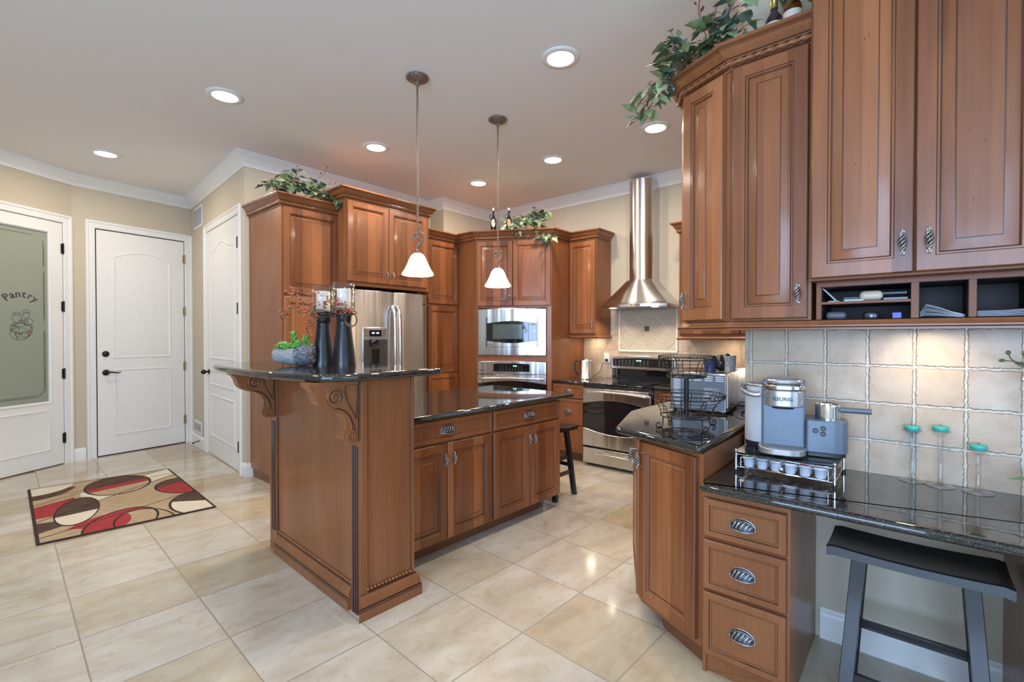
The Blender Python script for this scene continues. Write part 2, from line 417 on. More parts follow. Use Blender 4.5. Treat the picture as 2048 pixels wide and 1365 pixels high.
def text_into(mb, s, size, M, m=0, extrude=0.0008, align='CENTER', bold=0.0):
    cu = bpy.data.curves.new('tmp_text', 'FONT'); cu.body = s; cu.size = size; cu.extrude = extrude; cu.align_x = align; cu.offset = bold
    cu.resolution_u = 4
    o = bpy.data.objects.new('tmp_text', cu); C.objects.link(o)
    dg = bpy.context.evaluated_depsgraph_get(); me = o.evaluated_get(dg).to_mesh()
    mb.add([M @ v.co for v in me.vertices], [tuple(p.vertices) for p in me.polygons], m)
    o.evaluated_get(dg).to_mesh_clear(); bpy.data.objects.remove(o); bpy.data.curves.remove(cu)
# frame on a front face: text x -> local x, text y -> local z, facing -y
def face_M(x, y, z): return Matrix.Translation((x, y, z)) @ Matrix.Rotation(PI/2, 4, 'X')

# ---------------------------------------------------------------- cabinet joinery
def rect_out(x0, x1, z0, z1):
    return lambda d: [(x0+d, z0+d), (x1-d, z0+d), (x1-d, z1-d), (x0+d, z1-d)]
def arch_out(x0, x1, z0, z1, rise, n=15):
    def f(d):
        pts = [(x0+d, z0+d), (x1-d, z0+d)]
        for i in range(n):
            t = i/(n-1); x = (x1-d)+(x0-x1+2*d)*t
            pts.append((x, z1-d+rise*(1-(2*t-1)**2)))
        return pts
    return f
def wave_out(x0, x1, z0, z1, rise, n=25):   # cathedral shape: flat shoulders, raised middle
    def f(d):
        pts = [(x0+d, z0+d), (x1-d, z0+d)]
        for i in range(n):
            t = i/(n-1); x = (x1-d)+(x0-x1+2*d)*t
            k = math.exp(-((2*t-1)/0.48)**2)
            pts.append((x, z1-d+rise*(k-0.013)))
        return pts
    return f
def rings(mb, out, prof, y=0, fill=True):
    # prof: list of (inset, depth, material of the strip leading to this ring)
    prev = None
    for d, yy, m in prof:
        pts = [(x, y+yy, z) for x, z in out(d)]; b = len(mb.v); mb.v += pts; n = len(pts)
        if prev is not None:
            for i in range(n):
                mb.f.append([prev+i, prev+(i+1) % n, b+(i+1) % n, b+i]); mb.m.append(m); mb.sm.append(False)
        prev = b
    if fill: mb.f.append([prev+i for i in range(n)]); mb.m.append(prof[-1][2] if fill is True else fill-1); mb.sm.append(False)
    return mb
DOORP = [(0, 0, 0), (0, -.017, 0), (.0015, -.019, 1), (.005, -.0215, 0), (.052, -.0215, 0), (.0545, -.0185, 1), (.060, -.0185, 0), (.063, -.010, 0), (.066, -.0085, 1),
         (.070, -.0095, 0), (.097, -.0185, 0), (.1, -.0185, 1), (.102, -.0205, 0)]
DRAWP = [(0, 0, 0), (0, -.017, 0), (.0015, -.019, 1), (.005, -.0215, 0), (.026, -.0215, 0), (.0285, -.0175, 1), (.034, -.0165, 0), (.036, -.0165, 1), (.038, -.0165, 0)]
FLATP = [(0, 0, 0), (0, -.017, 0), (.0015, -.019, 1), (.005, -.0215, 0), (.052, -.0215, 0), (.0545, -.0185, 1), (.060, -.0185, 0), (.063, -.012, 0), (.066, -.0105, 1),
         (.070, -.0105, 0), (.073, -.0125, 0)]
def cage_handle(door, x, y, z, L=.085, lean=0.0):
    mb = MB()
    R = .0105
    for k in range(5):
        pts = []
        for i in range(15):
            t = i/14; a = 2*PI*(k/5+t*0.85); r = R*math.sin(PI*t)**0.8+.0015
            pts.append((x+r*math.cos(a), y-.026+r*math.sin(a), z-L*.36+L*.72*t))
        mb.tube(pts, .0019, 0, 6)
    for sgn in (-1, 1):
        mb.sphere((x, y-.026, z+sgn*L*.39), .0048, 0, 8, 5, (1, 1, 1.3)); mb.sphere((x, y-.026, z+sgn*L*.47), .0042, 0, 8, 5)
        mb.cyl((x, y-.026, z+sgn*L*.42), (x, y, z+sgn*L*.42), .0028, 0, 8); mb.cyl((x, y-.002, z+sgn*L*.42), (x, y+.001, z+sgn*L*.42), .006, 0, 10)
    mb.sphere((x, y-.026, z), .006, 1, 8, 5, (1, 1, 3.2))
    return mb.build('handle', [PEWTER, PEWTERD], door)
def cup_handle(door, x, y, z, W=.088, Hh=.036):
    mb = MB(); n = 18
    # hooded shell: half dome open below
    def P_(t, e):   # t along 0..1 (left-right), e 0 (front lip)..1 (door face at top)
        a = PI*t; cx = -math.cos(a)*W/2; top = math.sin(a)**0.75*Hh
        return (x+cx*(1-.04*(1-e)), y-.024*math.sin(a)**0.8*math.cos(e*PI/2), z-.012+top*math.sin(e*PI/2)-.006*math.sin(a)*(1-e))
    M_ = 6; vs = [P_(i/n, j/M_) for j in range(M_+1) for i in range(n+1)]
    fs = [(j*(n+1)+i, j*(n+1)+i+1, (j+1)*(n+1)+i+1, (j+1)*(n+1)+i) for j in range(M_) for i in range(n)]
    mb.add(vs, fs, 1, True)
    mb.tube([P_(i/n, 0) for i in range(n+1)], .0022, 0, 6)
    mb.tube([(p[0], p[1]-.001, p[2]) for p in [P_(i/n, 1) for i in range(n+1)]], .0026, 0, 6)
    def Q(t, e, off=.002):
        p = P_(t, e); return (p[0], p[1]-off, p[2]+off*.5)
    mb.tube([Q(.14+.72*i/12, .72, .001) for i in range(13)], .0014, 0, 5)
    for k in range(5):     # slanted S ribs
        t0 = .24+.12*k
        mb.tube([Q(min(.9, max(.1, t0+.10*(1-math.cos(PI*i/8))/2)), .12+.55*i/8) for i in range(9)], [.0016]+[.0026]*7+[.0016], 0, 6)
    for sx in (-1, 1): mb.sphere((x+sx*W*.5, y-.003, z-.012), .0045, 0, 8, 5)
    return mb.build('handle', [PEWTER, PEWTERD], door)
def door(parent, x0, x1, z0, z1, y=0, handle=None, prof=DOORP, mats=None, name='door'):
    mb = MB(); sh = [(0, 0, 0)]
    rings(mb, rect_out(x0, x1, z0, z1), prof, y)
    o = mb.build(name, mats or [WOOD, GLAZE], parent)
    if handle: cage_handle(o, handle[0], y-.0215, handle[1], handle[2] if len(handle) > 2 else .085)
    return o
def drawer(parent, x0, x1, z0, z1, y=0, W=.088, plain=False):
    mb = MB(); rings(mb, rect_out(x0, x1, z0, z1), DRAWP, y)
    o = mb.build('drawer', [WOODP, GLAZE], parent)
    cup_handle(o, (x0+x1)/2, y-.017, (z0+z1)/2, W, W*.41)
    return o
CROWN = [(0, 0), (.006, 0), (.006, .008), (.010, .012), (.010, .016), (.016, .034), (.024, .036), (.024, .042), (.030, .046), (.050, .078), (.060, .084), (.060, .088), (.068, .092), (.068, .105), (0, .105)]
CROWNM = [0, 0, 1, 0, 1, 1, 0, 1, 0, 0, 1, 0, 0, 0]
def crown(parent, path, z, prev=None, nxt=None, beads=True, sc=1.0):
    mb = MB(); mb.sweep(path, [(a*sc, b*sc) for a, b in CROWN], m=0, z=z, prev=prev, nxt=nxt, mats=CROWNM)
    o = mb.build('crown_moulding', [WOODP, GLAZE], parent)
    # rope inlay
    offp = offset_path(path, .0155*sc, prev, nxt)
    rope(o, [(p[0], p[1], z+.026*sc) for p in offp], .0118*sc)
    return o
def offset_path(path, o_, prev=None, nxt=None):
    mb = MB(); mb.sweep(path, [(o_, 0), (o_, 1)], prev=prev, nxt=nxt, caps=False)
    return [mb.v[2*i][:2] for i in range(len(path))]
def rope(parent, pts, r, name='rope_moulding', mat=None, pitch=None, step=None):
    mb = MB(); P = [Vector(p) for p in pts]; pitch = pitch or r*3.4; step = step or pitch/5
    for a, b in zip(P[:-1], P[1:]):
        n = max(2, int((b-a).length/step)); n = min(n, 900)
        mb.tube([a.lerp(b, i/n) for i in range(n+1)], r, 0, 8, lobes=2, pitch=pitch, amp=.42)
    return mb.build(name, [mat or WOODP], parent)
RAILP = [(0, 0), (.006, -.004), (.010, -.014), (.018, -.022), (.018, -.028), (.012, -.032), (.012, -.040), (0, -.040)]
def light_rail(parent, path, z, prev=None, nxt=None):
    mb = MB(); mb.sweep(path, RAILP[::-1], z=z, prev=prev, nxt=nxt, mats=[0, 0, 1, 0, 0, 0, 1]); return mb.build('light_rail', [WOODP, GLAZE], parent)
def slab(name, outline, z0, z1, label, cat='countertop', extra=None):
    r = (z1-z0)/2; zc = (z0+z1)/2
    prof = [(-r+r*math.cos(a), zc+r*math.sin(a)) for a in [(-PI/2+PI*i/10) for i in range(11)]]
    prof = [(-r-.012, z0)]+prof+[(-r-.012, z1)]
    mb = MB(); mb.sweep(outline, prof, closed=True, smooth=True)
    q = len(prof); n = len(outline)
    mb.f.append([i*q+q-1 for i in range(n)]); mb.m.append(0); mb.sm.append(False)
    mb.f.append([i*q for i in reversed(range(n))]); mb.m.append(0); mb.sm.append(False)
    o = mb.build(name, GRANITE); return tag(o, label, cat)
def round_poly(pts, rads, seg=6):
    out = []; n = len(pts)
    for i in range(n):
        p = Vector(pts[i]); a = Vector(pts[i-1]); b = Vector(pts[(i+1) % n]); r = rads[i]
        if r <= 0: out.append(tuple(p)); continue
        p0 = p+(a-p).normalized()*r; p1 = p+(b-p).normalized()*r
        for k in range(seg+1):
            t = k/seg; out.append(tuple(p0*(1-t)**2+p*2*t*(1-t)+p1*t*t))
    return out

# ================================================================= ROOM
mb = MB(); mb.box(-3.6, 5.3, -3.6, 7.7, -0.1, 0); struct(mb.build('floor', FLOORM))
mb = MB(); mb.box(-3.6, 5.3, -3.6, 7.7, CEIL, CEIL+.12); struct(mb.build('ceiling', CEILM))
ROOM = [(-3.4, -3.4), (-3.4, 5.8), (-1.0, 5.8), (.80, 6.93), (1.955, 7.10), (1.79, 4.90), (4.06, 4.90), (4.06, 4.64), (5.0, 4.64), (5.0, .65), (2.53, .65), (2.53, -3.4)]
def wall(name, a, b, e0=0.0, e1=0.0, holes=(), mat=None, th=.1):
    a = Vector(a); b = Vector(b); L = (b-a).length; ang = math.atan2(b.y-a.y, b.x-a.x)
    mb = MB(); s = -e0
    for s0, s1, z0, z1 in holes:
        mb.box(s, s0, 0, th, 0, CEIL); mb.box(s0, s1, 0, th, z1, CEIL)
        if z0 > 0: mb.box(s0, s1, 0, th, 0, z0)
        s = s1
    mb.box(s, L+e1, 0, th, 0, CEIL)
    return struct(mb.build(name, mat or PAINT, loc=(a.x, a.y, 0), rz=ang)), ang
R_ = ROOM
def wdir(i): a = Vector(R_[i]); b = Vector(R_[(i+1) % 12]); return a, b, (b-a).normalized(), (b-a).length
wall('wall_west', R_[0], R_[1], .1, .1, [(1.2, 4.4, .65, 2.55)])
wall('wall_north_west', R_[1], R_[2], .1, 0)
PA, PB = Vector(R_[2]), Vector(R_[3]); PL = (PB-PA).length
wall('wall_pantry', R_[2], R_[3], 0, .02, [(PL-.915, PL-.095, 0, 2.55)])
wall('wall_entry', R_[3], R_[4], .04, .1)
wall('wall_closet', R_[4], R_[5], .1, -.1)
wall('wall_refrigerator', R_[5], R_[6], 0, 0)
wall('wall_chase', R_[6], R_[7], .1, 0)
wall('wall_corner', R_[7], R_[8], -.1, .1)
wall('wall_range', R_[8], R_[9], .1, .1)
wall('wall_return', R_[9], R_[10], 0, -.1)
wall('wall_desk', R_[10], R_[11], 0, .1)
wall('wall_south', R_[11], R_[0], .1, .1, [(1.1, 4.5, .65, 2.55)])
# windows behind the camera
def window(name, loc, rz, W, z0, z1, n):
    mb = MB()
    for x in (0, W-.06): mb.box(x, x+.06, -.02, .08, z0, z1)
    for z in (z0, z1-.06): mb.box(0, W, -.02, .08, z, z+.06)
    for k in range(1, n): mb.box(W*k/n-.04, W*k/n+.04, 0, .06, z0, z1)
    mb.box(0, W, .01, .05, (z0+z1)/2-.02, (z0+z1)/2+.02)
    struct(mb.build(name, WHITE, loc=loc, rz=rz))
window('window_1', (-3.4, -2.2, 0), PI/2, 3.2, .65, 2.55, 3)
window('window_2', (1.43, -3.4, 0), PI, 3.4, .65, 2.55, 3)

# crown moulding of the room, baseboards
CR = [(0, 0), (.010, 0), (.012, .014), (.020, .020), (.024, .030), (.050, .050), (.078, .088), (.088, .094), (.094, .104), (.104, .108), (.104, .12), (0, .12)]
ROOMS = list(R_)
mb = MB(); mb.sweep(ROOMS, CR, closed=True, z=CEIL-.12); struct(mb.build('trim_1', WHITE))
BB = [(0, 0), (.016, 0), (.016, .10), (.012, .115), (.006, .122), (.004, .135), (0, .135)]
def baseboard(name, a, b, s0=0, s1=None, prev=None, nxt=None):
    a = Vector(a); b = Vector(b); d = (b-a).normalized(); L = (b-a).length; s1 = L if s1 is None else s1
    mb = MB(); mb.sweep([a+d*s0, a+d*s1], BB, prev=prev, nxt=nxt); return struct(mb.build(name, WHITE))
baseboard('baseboard_entry_left', R_[3], R_[4], 0, .10)
baseboard('baseboard_closet_far', R_[4], R_[5], 0, .62)
baseboard('baseboard_closet_near', R_[4], R_[5], 2.105, None, nxt=R_[6])
baseboard('baseboard_refrigerator', R_[5], R_[6], 0, .1, prev=R_[4])
baseboard('baseboard_desk', R_[10], R_[11], .32)
baseboard('baseboard_pantry', R_[2], R_[3], PL-.02, PL)

# doors: casing + slab
def casing(name, loc, rz, x0, x1, z1, wd=.085):
    mb = MB()
    prof = [(0, -.0), (-.012, -.0), (-.018, .012), (-.020, .05), (-.026, .06), (-.026, wd-.008), (-.02, wd), (0, wd)]
    def bar(pts_in, pts_out): pass
    outline = lambda d: [(x0-d, 0), (x0-d, z1+d), (x1+d, z1+d), (x1+d, 0)]
    steps = [(0, .02), (0, -.012), (.006, -.016), (.055, -.018), (.062, -.026), (wd-.006, -.026), (wd, -.020), (wd, 0)]
    prev = None
    for d, y in steps:
        pts = [(x, y, z) for x, z in outline(d)]; b = len(mb.v); mb.v += pts
        if prev is not None:
            for i in range(3): mb.f.append([prev+i, prev+i+1, b+i+1, b+i]); mb.m.append(0); mb.sm.append(False)
        prev = b
    return struct(mb.build(name, WHITE, loc=loc, rz=rz))
PANP = [(0, 0, 0), (.004, .009, 0), (.010, .009, 0), (.018, .009, 0), (.04, .002, 0), (.044, .002, 0)]
def panel_door(name, loc, rz, x0, x1, z0, z1, outs):
    # a slab with moulded recessed panels: built as one face sheet with applied mouldings
    mb = MB(); mb.box(x0, x1, -.004, .03, z0, z1)
    prof = [(0, -.0042, 0), (.006, -.011, 0), (.014, -.0125, 0), (.022, -.007, 0), (.028, -.0055, 0), (.048, -.0095, 0), (.052, -.0095, 0)]
    for o_ in outs: rings(mb, o_, prof, 0)
    return struct(mb.build(name, WHITE, loc=loc, rz=rz))
def hinges(dr, x, zs, mat, L=.1):
    for z in zs:
        mb = MB(); mb.cyl((x, -.016, z-L/2), (x, -.016, z+L/2), .0085, 0, 10); mb.box(x-.016, x+.016, -.0135, -.004, z-L/2, z+L/2)
        for s in (-1, 1): mb.sphere((x, -.016, z+s*L/2), .0085, 0, 8, 4)
        mb.build('hinge', mat, dr)
# entry door
ea, eb, ed, eL = wdir(3); eang = math.atan2(ed.y, ed.x)
def onw(i, p): a, b, d, L = wdir(i); return (Vector(p)-a).dot(d)
X0 = .205; X1 = 1.075
entry = panel_door('door_2', (*R_[3], 0), eang, X0, X1, .012, 2.545,
    [arch_out(X0+.145, X1-.145, 1.10, 2.27, .075), rect_out(X0+.145, X1-.145, .22, .98)])
mb = MB(); mb.box(X0-.012, X0, -.002, .02, 0, 2.56); mb.box(X1, X1+.006, -.002, .02, 0, 2.56); mb.box(X0-.01, X1+.006, -.002, .02, 2.546, 2.556); mb.box(X0-.01, X1+.006, -.002, .02, 0, .011)
mb.build('reveal', BRONZE, entry)
casing('trim_2', (*R_[3], 0), eang, X0-.012, X1+.008, 2.556)
hinges(entry, X1+.004, (.30, .98, 1.67, 2.33), BRASS)
mb = MB(); mb.lathe([(.001, -.018), (.026, -.016), (.033, -.006), (.034, 0)], (0, 0, 0), 20, M=Matrix.Translation((X0+.075, -.004, 1.155)) @ Matrix.Rotation(-PI/2, 4, 'X'))
mb.sphere((X0+.075, -.026, 1.155), .012, 0, 10, 6, (.5, .8, 1.1)); mb.build('deadbolt', BRONZE, entry)
mb = MB(); mb.sphere((X0+.075, -.01, .945), .034, 0, 18, 8, (1, .35, 1)); mb.cyl((X0+.075, -.01, .945), (X0+.075, -.05, .945), .011, 0, 12)
mb.tube([(X0+.075, -.05, .945), (X0+.10, -.055, .95), (X0+.14, -.055, .944), (X0+.175, -.052, .935), (X0+.195, -.05, .945), (X0+.19, -.05, .952)], [.011, .010, .008, .007, .006, .003], 0, 8)
mb.build('lever_handle', BRONZE, entry)
mb = MB(); mb.cyl((0, 0, 0), (0, -.07, -.02), .007, 0, 8); mb.sphere((0, -.075, -.022), .011, 1, 8, 5)
# closet door on the closet wall
ca, cb, cd, cL = wdir(4); cang = math.atan2(cd.y, cd.x)
K0, K1 = .80, 2.015
closet = panel_door('door_3', (*R_[4], 0), cang, K0, K1, .012, 2.555,
    [wave_out(K0+.14, K1-.14, 1.10, 2.30, .09), rect_out(K0+.14, K1-.14, .80, .98), rect_out(K0+.14, K1-.14, .22, .70)])
casing('trim_3', (*R_[4], 0), cang, K0-.006, K1+.006, 2.562)
hinges(closet, K1+.002, (.26, 1.63, 2.28), BRONZE)
mb = MB(); mb.sphere((K0+.07, -.008, .945), .03, 0, 16, 8, (1, .35, 1)); mb.cyl((K0+.07, -.01, .945), (K0+.07, -.04, .945), .010, 0, 12); mb.sphere((K0+.07, -.062, .945), .028, 0, 16, 8)
mb.build('door_knob', BRONZE, closet)
# pantry door with frosted glass
pd = Vector((PB-PA)).normalized(); pang = math.atan2(pd.y, pd.x)
D0, D1 = PL-.91, PL-.10
def frame_mb():
    mb = MB(); gl0, gl1, gz0, gz1 = D0+.11, D1-.125, .675, 2.43
    mb.box(D0, gl0, -.004, .034, .012, 2.545); mb.box(gl1, D1, -.004, .034, .012, 2.545)
    mb.box(gl0, gl1, -.004, .034, gz1, 2.545); mb.box(gl0, gl1, -.004, .034, .012, gz0)
    rings(mb, rect_out(gl0, gl1, .17, .60), [(0, -.0042, 0), (.006, -.011, 0), (.014, -.0125, 0), (.022, -.007, 0), (.028, -.0055, 0)], 0)
    # glazing bead
    prev = None
    for d, y in [(-.018, -.0042), (-.012, -.012), (-.003, -.012), (.008, -.002), (.008, .012)]:
        pts = [(x, y, z) for x, z in rect_out(gl0, gl1, gz0, gz1)(d)]; b = len(mb.v); mb.v += pts
        if prev is not None:
            for i in range(4): mb.f.append([prev+i, prev+(i+1) % 4, b+(i+1) % 4, b+i]); mb.m.append(0); mb.sm.append(False)
        prev = b
    return mb, (gl0, gl1, gz0, gz1)
mb, (gl0, gl1, gz0, gz1) = frame_mb()
pantry = struct(mb.build('door_1', WHITE, loc=(PA.x, PA.y, 0), rz=pang))
casing('trim_4', (PA.x, PA.y, 0), pang, D0-.006, D1+.006, 2.553)
hinges(pantry, D1+.002, (.28, .96, 1.67, 2.28), BRONZE)
t = NT('frosted_green_glass'); t.set(Base_Color=(.42, .46, .37, 1), Roughness=.32, Transmission_Weight=.35, IOR=1.3)
FROST = t.m
mb = MB(); mb.box(gl0-.005, gl1+.005, .012, .018, gz0-.005, gz1+.005); gp = mb.build('glass_pane', FROST, pantry)
ETCH = simple('etched_dark_line', (.05, .055, .04), .5)
ETCHR = simple('etched_red', (.42, .12, .08), .5)
mb = MB(); yE = .011
def bar(x0, x1, z0, z1, m=0): mb.box(x0, x1, yE-.0006, yE+.001, z0, z1, m)
xr = gl1-.045
bar(xr, xr+.003, .80, 1.42); bar(xr+.009, xr+.012, .80, 1.40); bar(xr, xr+.003, 1.50, 2.02); bar(xr+.009, xr+.012, 1.54, 2.0); bar(xr, xr+.003, 2.05, 2.33); bar(xr+.009, xr+.012, 2.08, 2.28)
bar(gl0+.06, xr-.06, .735, .738); bar(gl0+.06, xr-.06, .748, .751); bar(gl0+.06, gl1-.14, 2.372, 2.376)
for r in (.05, .038): mb.tube([(xr+.010-r*math.cos(a)*1-.0, yE, .745+r*math.sin(a)) for a in [PI/2*i/8 for i in range(9)]], .0013, 0, 4)
# word and basket drawing, placed by the door centre
mxc = D1-.365; word = 'Pantry'
for k, ch in enumerate(word):
    a = (k-2.5)*.27
    M = Matrix.Translation((mxc+.165*math.sin(a), yE, 1.575+.165*math.cos(a))) @ Matrix.Rotation(a, 4, 'Y') @ Matrix.Rotation(PI/2, 4, 'X')
    text_into(mb, ch, .098, M, 0, .0006, bold=.0016)
for (cx, cz, rx, rz_, n) in [(-.035, 1.575, .038, .014, 0), (-.035, 1.53, .038, .045, 0), (.045, 1.60, .032, .018, 0), (.045, 1.565, .03, .03, 0), (.0, 1.43, .095, .05, 0), (-.01, 1.38, .085, .06, 0),
                             (.06, 1.50, .04, .03, 0), (-.05, 1.42, .035, .03, 0), (.03, 1.37, .03, .035, 0), (-.02, 1.47, .06, .02, 0)]:
    mb.tube([(mxc+cx+rx*math.cos(2*PI*i/18), yE, cz+rz_*math.sin(2*PI*i/18)) for i in range(18)], .0016, 0, 4, closed=True)
rr = random.Random(3)
for k in range(60):
    a = rr.uniform(0, 2*PI); q = rr.uniform(.2, 1)**.5; x = mxc+.0+.10*q*math.cos(a); z = 1.43+.095*q*math.sin(a); da = rr.uniform(-.5, 2.0); L = rr.uniform(.01, .04)
    mb.tube([(x-L*math.cos(da)/2, yE, z-L*math.sin(da)/2), (x+.004, yE, z+.002), (x+L*math.cos(da)/2, yE, z+L*math.sin(da)/2)], rr.uniform(.0008, .002), 0, 4)
mb.sphere((mxc+.062, yE, 1.385), .014, 1, 10, 6, (1, .1, 1.2))
mb.build('etched_design', [ETCH, ETCHR], gp)
mb = MB(); mb.sphere((D0+.06, -.01, .97), .03, 0, 14, 8, (1, .35, 1)); mb.tube([(D0+.06, -.045, .97), (D0+.10, -.055, .972), (D0+.15, -.05, .965)], [.01, .008, .006], 0, 8); mb.cyl((D0+.06, -.01, .97), (D0+.06, -.05, .97), .01)
mb.build('lever_handle', BRONZE, pantry)
# pantry interior behind the glass
mb = MB(); mb.box(D0-.3, D1+.05, 1.0, 1.05, 0, CEIL); mb.box(D0-.35, D0-.3, .1, 1.05, 0, CEIL); mb.box(D1+.05, D1+.08, .1, 1.05, 0, CEIL)
struct(mb.build('wall_pantry_inside', PAINT, loc=(PA.x, PA.y, 0), rz=pang))
pc = PA+pd*(D0+.4)+Vector((-pd.y, pd.x))*.5
area('pantry_fill_lamp', (pc.x, pc.y, CEIL-.05), (0, 0, 0), .3, .3, 6, LAMP, 'DISK')  # unseen lamp added to brighten the frosted pane from behind
# spring door stop, vents
def vent(name, label, s0, s1, z0, z1, mat, horiz, wi=4):
    a, b, d, L = wdir(wi)
    mb = MB(); mb.box(s0, s1, -.008, -.001, z0, z1); w_ = s1-s0
    vt = mb.build(name, mat, loc=(*R_[wi], 0), rz=cang, bevel=.002)
    tag(vt, label, 'vent')
    m2 = MB()
    n = 12 if horiz else 9
    for side in ((s0+.03, (s0+s1)/2-.008), ((s0+s1)/2+.008, s1-.03)):
        for k in range(n):
            z = z0+.03+(z1-z0-.06)*(k+.5)/n
            m2.box(side[0], side[1], -.012, -.0085, z-(z1-z0-.06)/n*.28, z+(z1-z0-.06)/n*.28)
    m2.build('louvre', simple(name+'_grey', (.42, .43, .45), .5), vt)
vent('wall_vent', 'white louvred wall vent high up beside the closet door', .16, .60, 2.68, 2.945, WHITE, True)
vent('wall_vent', 'white floor-level wall register above the baseboard near the closet', .13, .50, .15, .305, WHITE, False)
mb = MB(); mb.cyl((.42, -.015, .075), (.42, -.075, .055), .006, 0, 8); mb.sphere((.42, -.08, .053), .011, 0, 8, 5)
tag(mb.build('door_stop', BRONZE, loc=(*R_[4], 0), rz=cang), 'small dark door stop on the baseboard left of the closet door', 'door stop')

# ================================================================= recessed lights and pendants
names = ['second largest, at upper left over the bar end', 'leftmost one, over the rug in the entry', 'small one left of the nearer pendant rod',
 'small one left of the farther pendant rod', 'one right of the farther pendant rod', 'largest one, top centre of the photo', 'rightmost one, right of the hood chimney']
RL = RECESSED_AND_FILL[:7]
for (x, y), nm in zip(RL, names):
    o = thing('recessed_light', 'round lit recessed ceiling light, '+nm, 'ceiling light', (x, y, CEIL), 0, 'recessed ceiling lights')
    mb = MB(); mb.lathe([(.085, -.012), (.118, -.006), (.120, 0), (.080, 0), (.080, -.006), (.085, -.012)], n=32, cap0=False, cap1=False); mb.build('trim_ring', WHITE, o)
    mb = MB(); mb.lathe([(.001, -.006), (.04, -.0065), (.0835, -.009)], n=32, cap0=False, cap1=False); mb.build('diffuser', DIFFUSER, o)

PMET = simple('pendant_aged_metal', (.20, .155, .12), .45, .6, bumpscale=60, bumpstr=.15, var=.3)
def pendant(x, y, zb, label):
    o = thing('pendant_light', label, 'pendant light', (x, y, CEIL), 0, 'pendant lights over the island')
    h = CEIL-zb
    mb = MB(); mb.lathe([(.062, 0), (.075, -.006), (.075, -.014), (.06, -.024), (.03, -.032), (.013, -.04), (.010, -.055)], n=32, cap1=False)
    mb.sphere((.035, -.02, -.027), .005, 0, 8, 5); mb.build('ceiling_canopy', PMET, o)
    zs = -(h-.275)
    mb = MB(); mb.cyl((0, 0, -.03), (0, 0, zs), .0065, 0, 12); mb.sphere((0, 0, -.055), .013, 0, 10, 6); mb.build('rod', PMET, o)
    # S scroll
    pts = []
    # direction of the scroll plane faces the camera
    ux, uy = math.cos(.8618), -math.sin(.8618)
    S2 = [(.002, 0.0), (.022, .012), (.034, -.006), (.030, -.035), (.016, -.062), (-.002, -.085), (-.010, -.10), (-.004, -.115), (0, -.13)]
    curl = [(.002, 0.0), (-.018, .004), (-.03, -.012), (-.026, -.03), (-.010, -.032), (-.004, -.02), (-.012, -.014)]
    def sm(P, n=5):
        out = []
        for i in range(len(P)-1):
            p0 = P[max(i-1, 0)]; p1 = P[i]; p2 = P[i+1]; p3 = P[min(i+2, len(P)-1)]
            for k in range(n):
                t = k/n
                out.append(tuple(.5*((2*b)+(-a+c)*t+(2*a-5*b+4*c-d)*t*t+(-a+3*b-3*c+d)*t**3) for a, b, c, d in zip(p0, p1, p2, p3)))
        out.append(P[-1]); return out
    mb = MB()
    mb.tube([(ux*a, uy*a, zs+b-.004) for a, b in sm(S2)], .0075, 0, 8)
    mb.tube([(ux*a, uy*a, zs+b-.004) for a, b in sm(curl)], [.0075]*20+[.006]*11, 0, 8)
    mb.sphere((-ux*.012, -uy*.012, zs-.018), .008, 0, 8, 5)
    mb.build('scroll', PMET, o)
    zt = zs-.13
    mb = MB(); mb.lathe([(.006, .012), (.012, .004), (.026, -.004), (.028, -.016), (.022, -.022)], (0, 0, zt), 20); mb.build('socket_cap', PMET, o)
    mb = MB(); hh = .148
    prof = [(.10, -hh), (.108, -hh+.004), (.104, -hh+.016), (.088, -hh+.038), (.070, -hh+.075), (.056, -hh+.11), (.042, -hh+.135), (.024, -hh+.148)]
    prof = prof+[(r-.003, z) for r, z in prof[::-1]]
    mb.lathe([(r, z+hh) for r, z in prof], n=40, cap0=False, cap1=False)
    sh = mb.build('glass_shade', SHADE, o, loc=(0, 0, zt-hh-.004))
    l = bpy.data.lights.new('pendant_bulb', 'POINT'); l.energy = 9; l.color = (1, .78, .52); l.shadow_soft_size = .03
    lo = bpy.data.objects.new('pendant_bulb', l); C.objects.link(lo); lo.location = (x, y, CEIL+zt-.13)
    return o
pendant(2.02, 2.57, 1.775, 'bell glass pendant light over the island, the nearer left one of the two')
pendant(2.83, 2.578, 1.762, 'bell glass pendant light, the farther one, hanging in front of the corner oven cabinet')

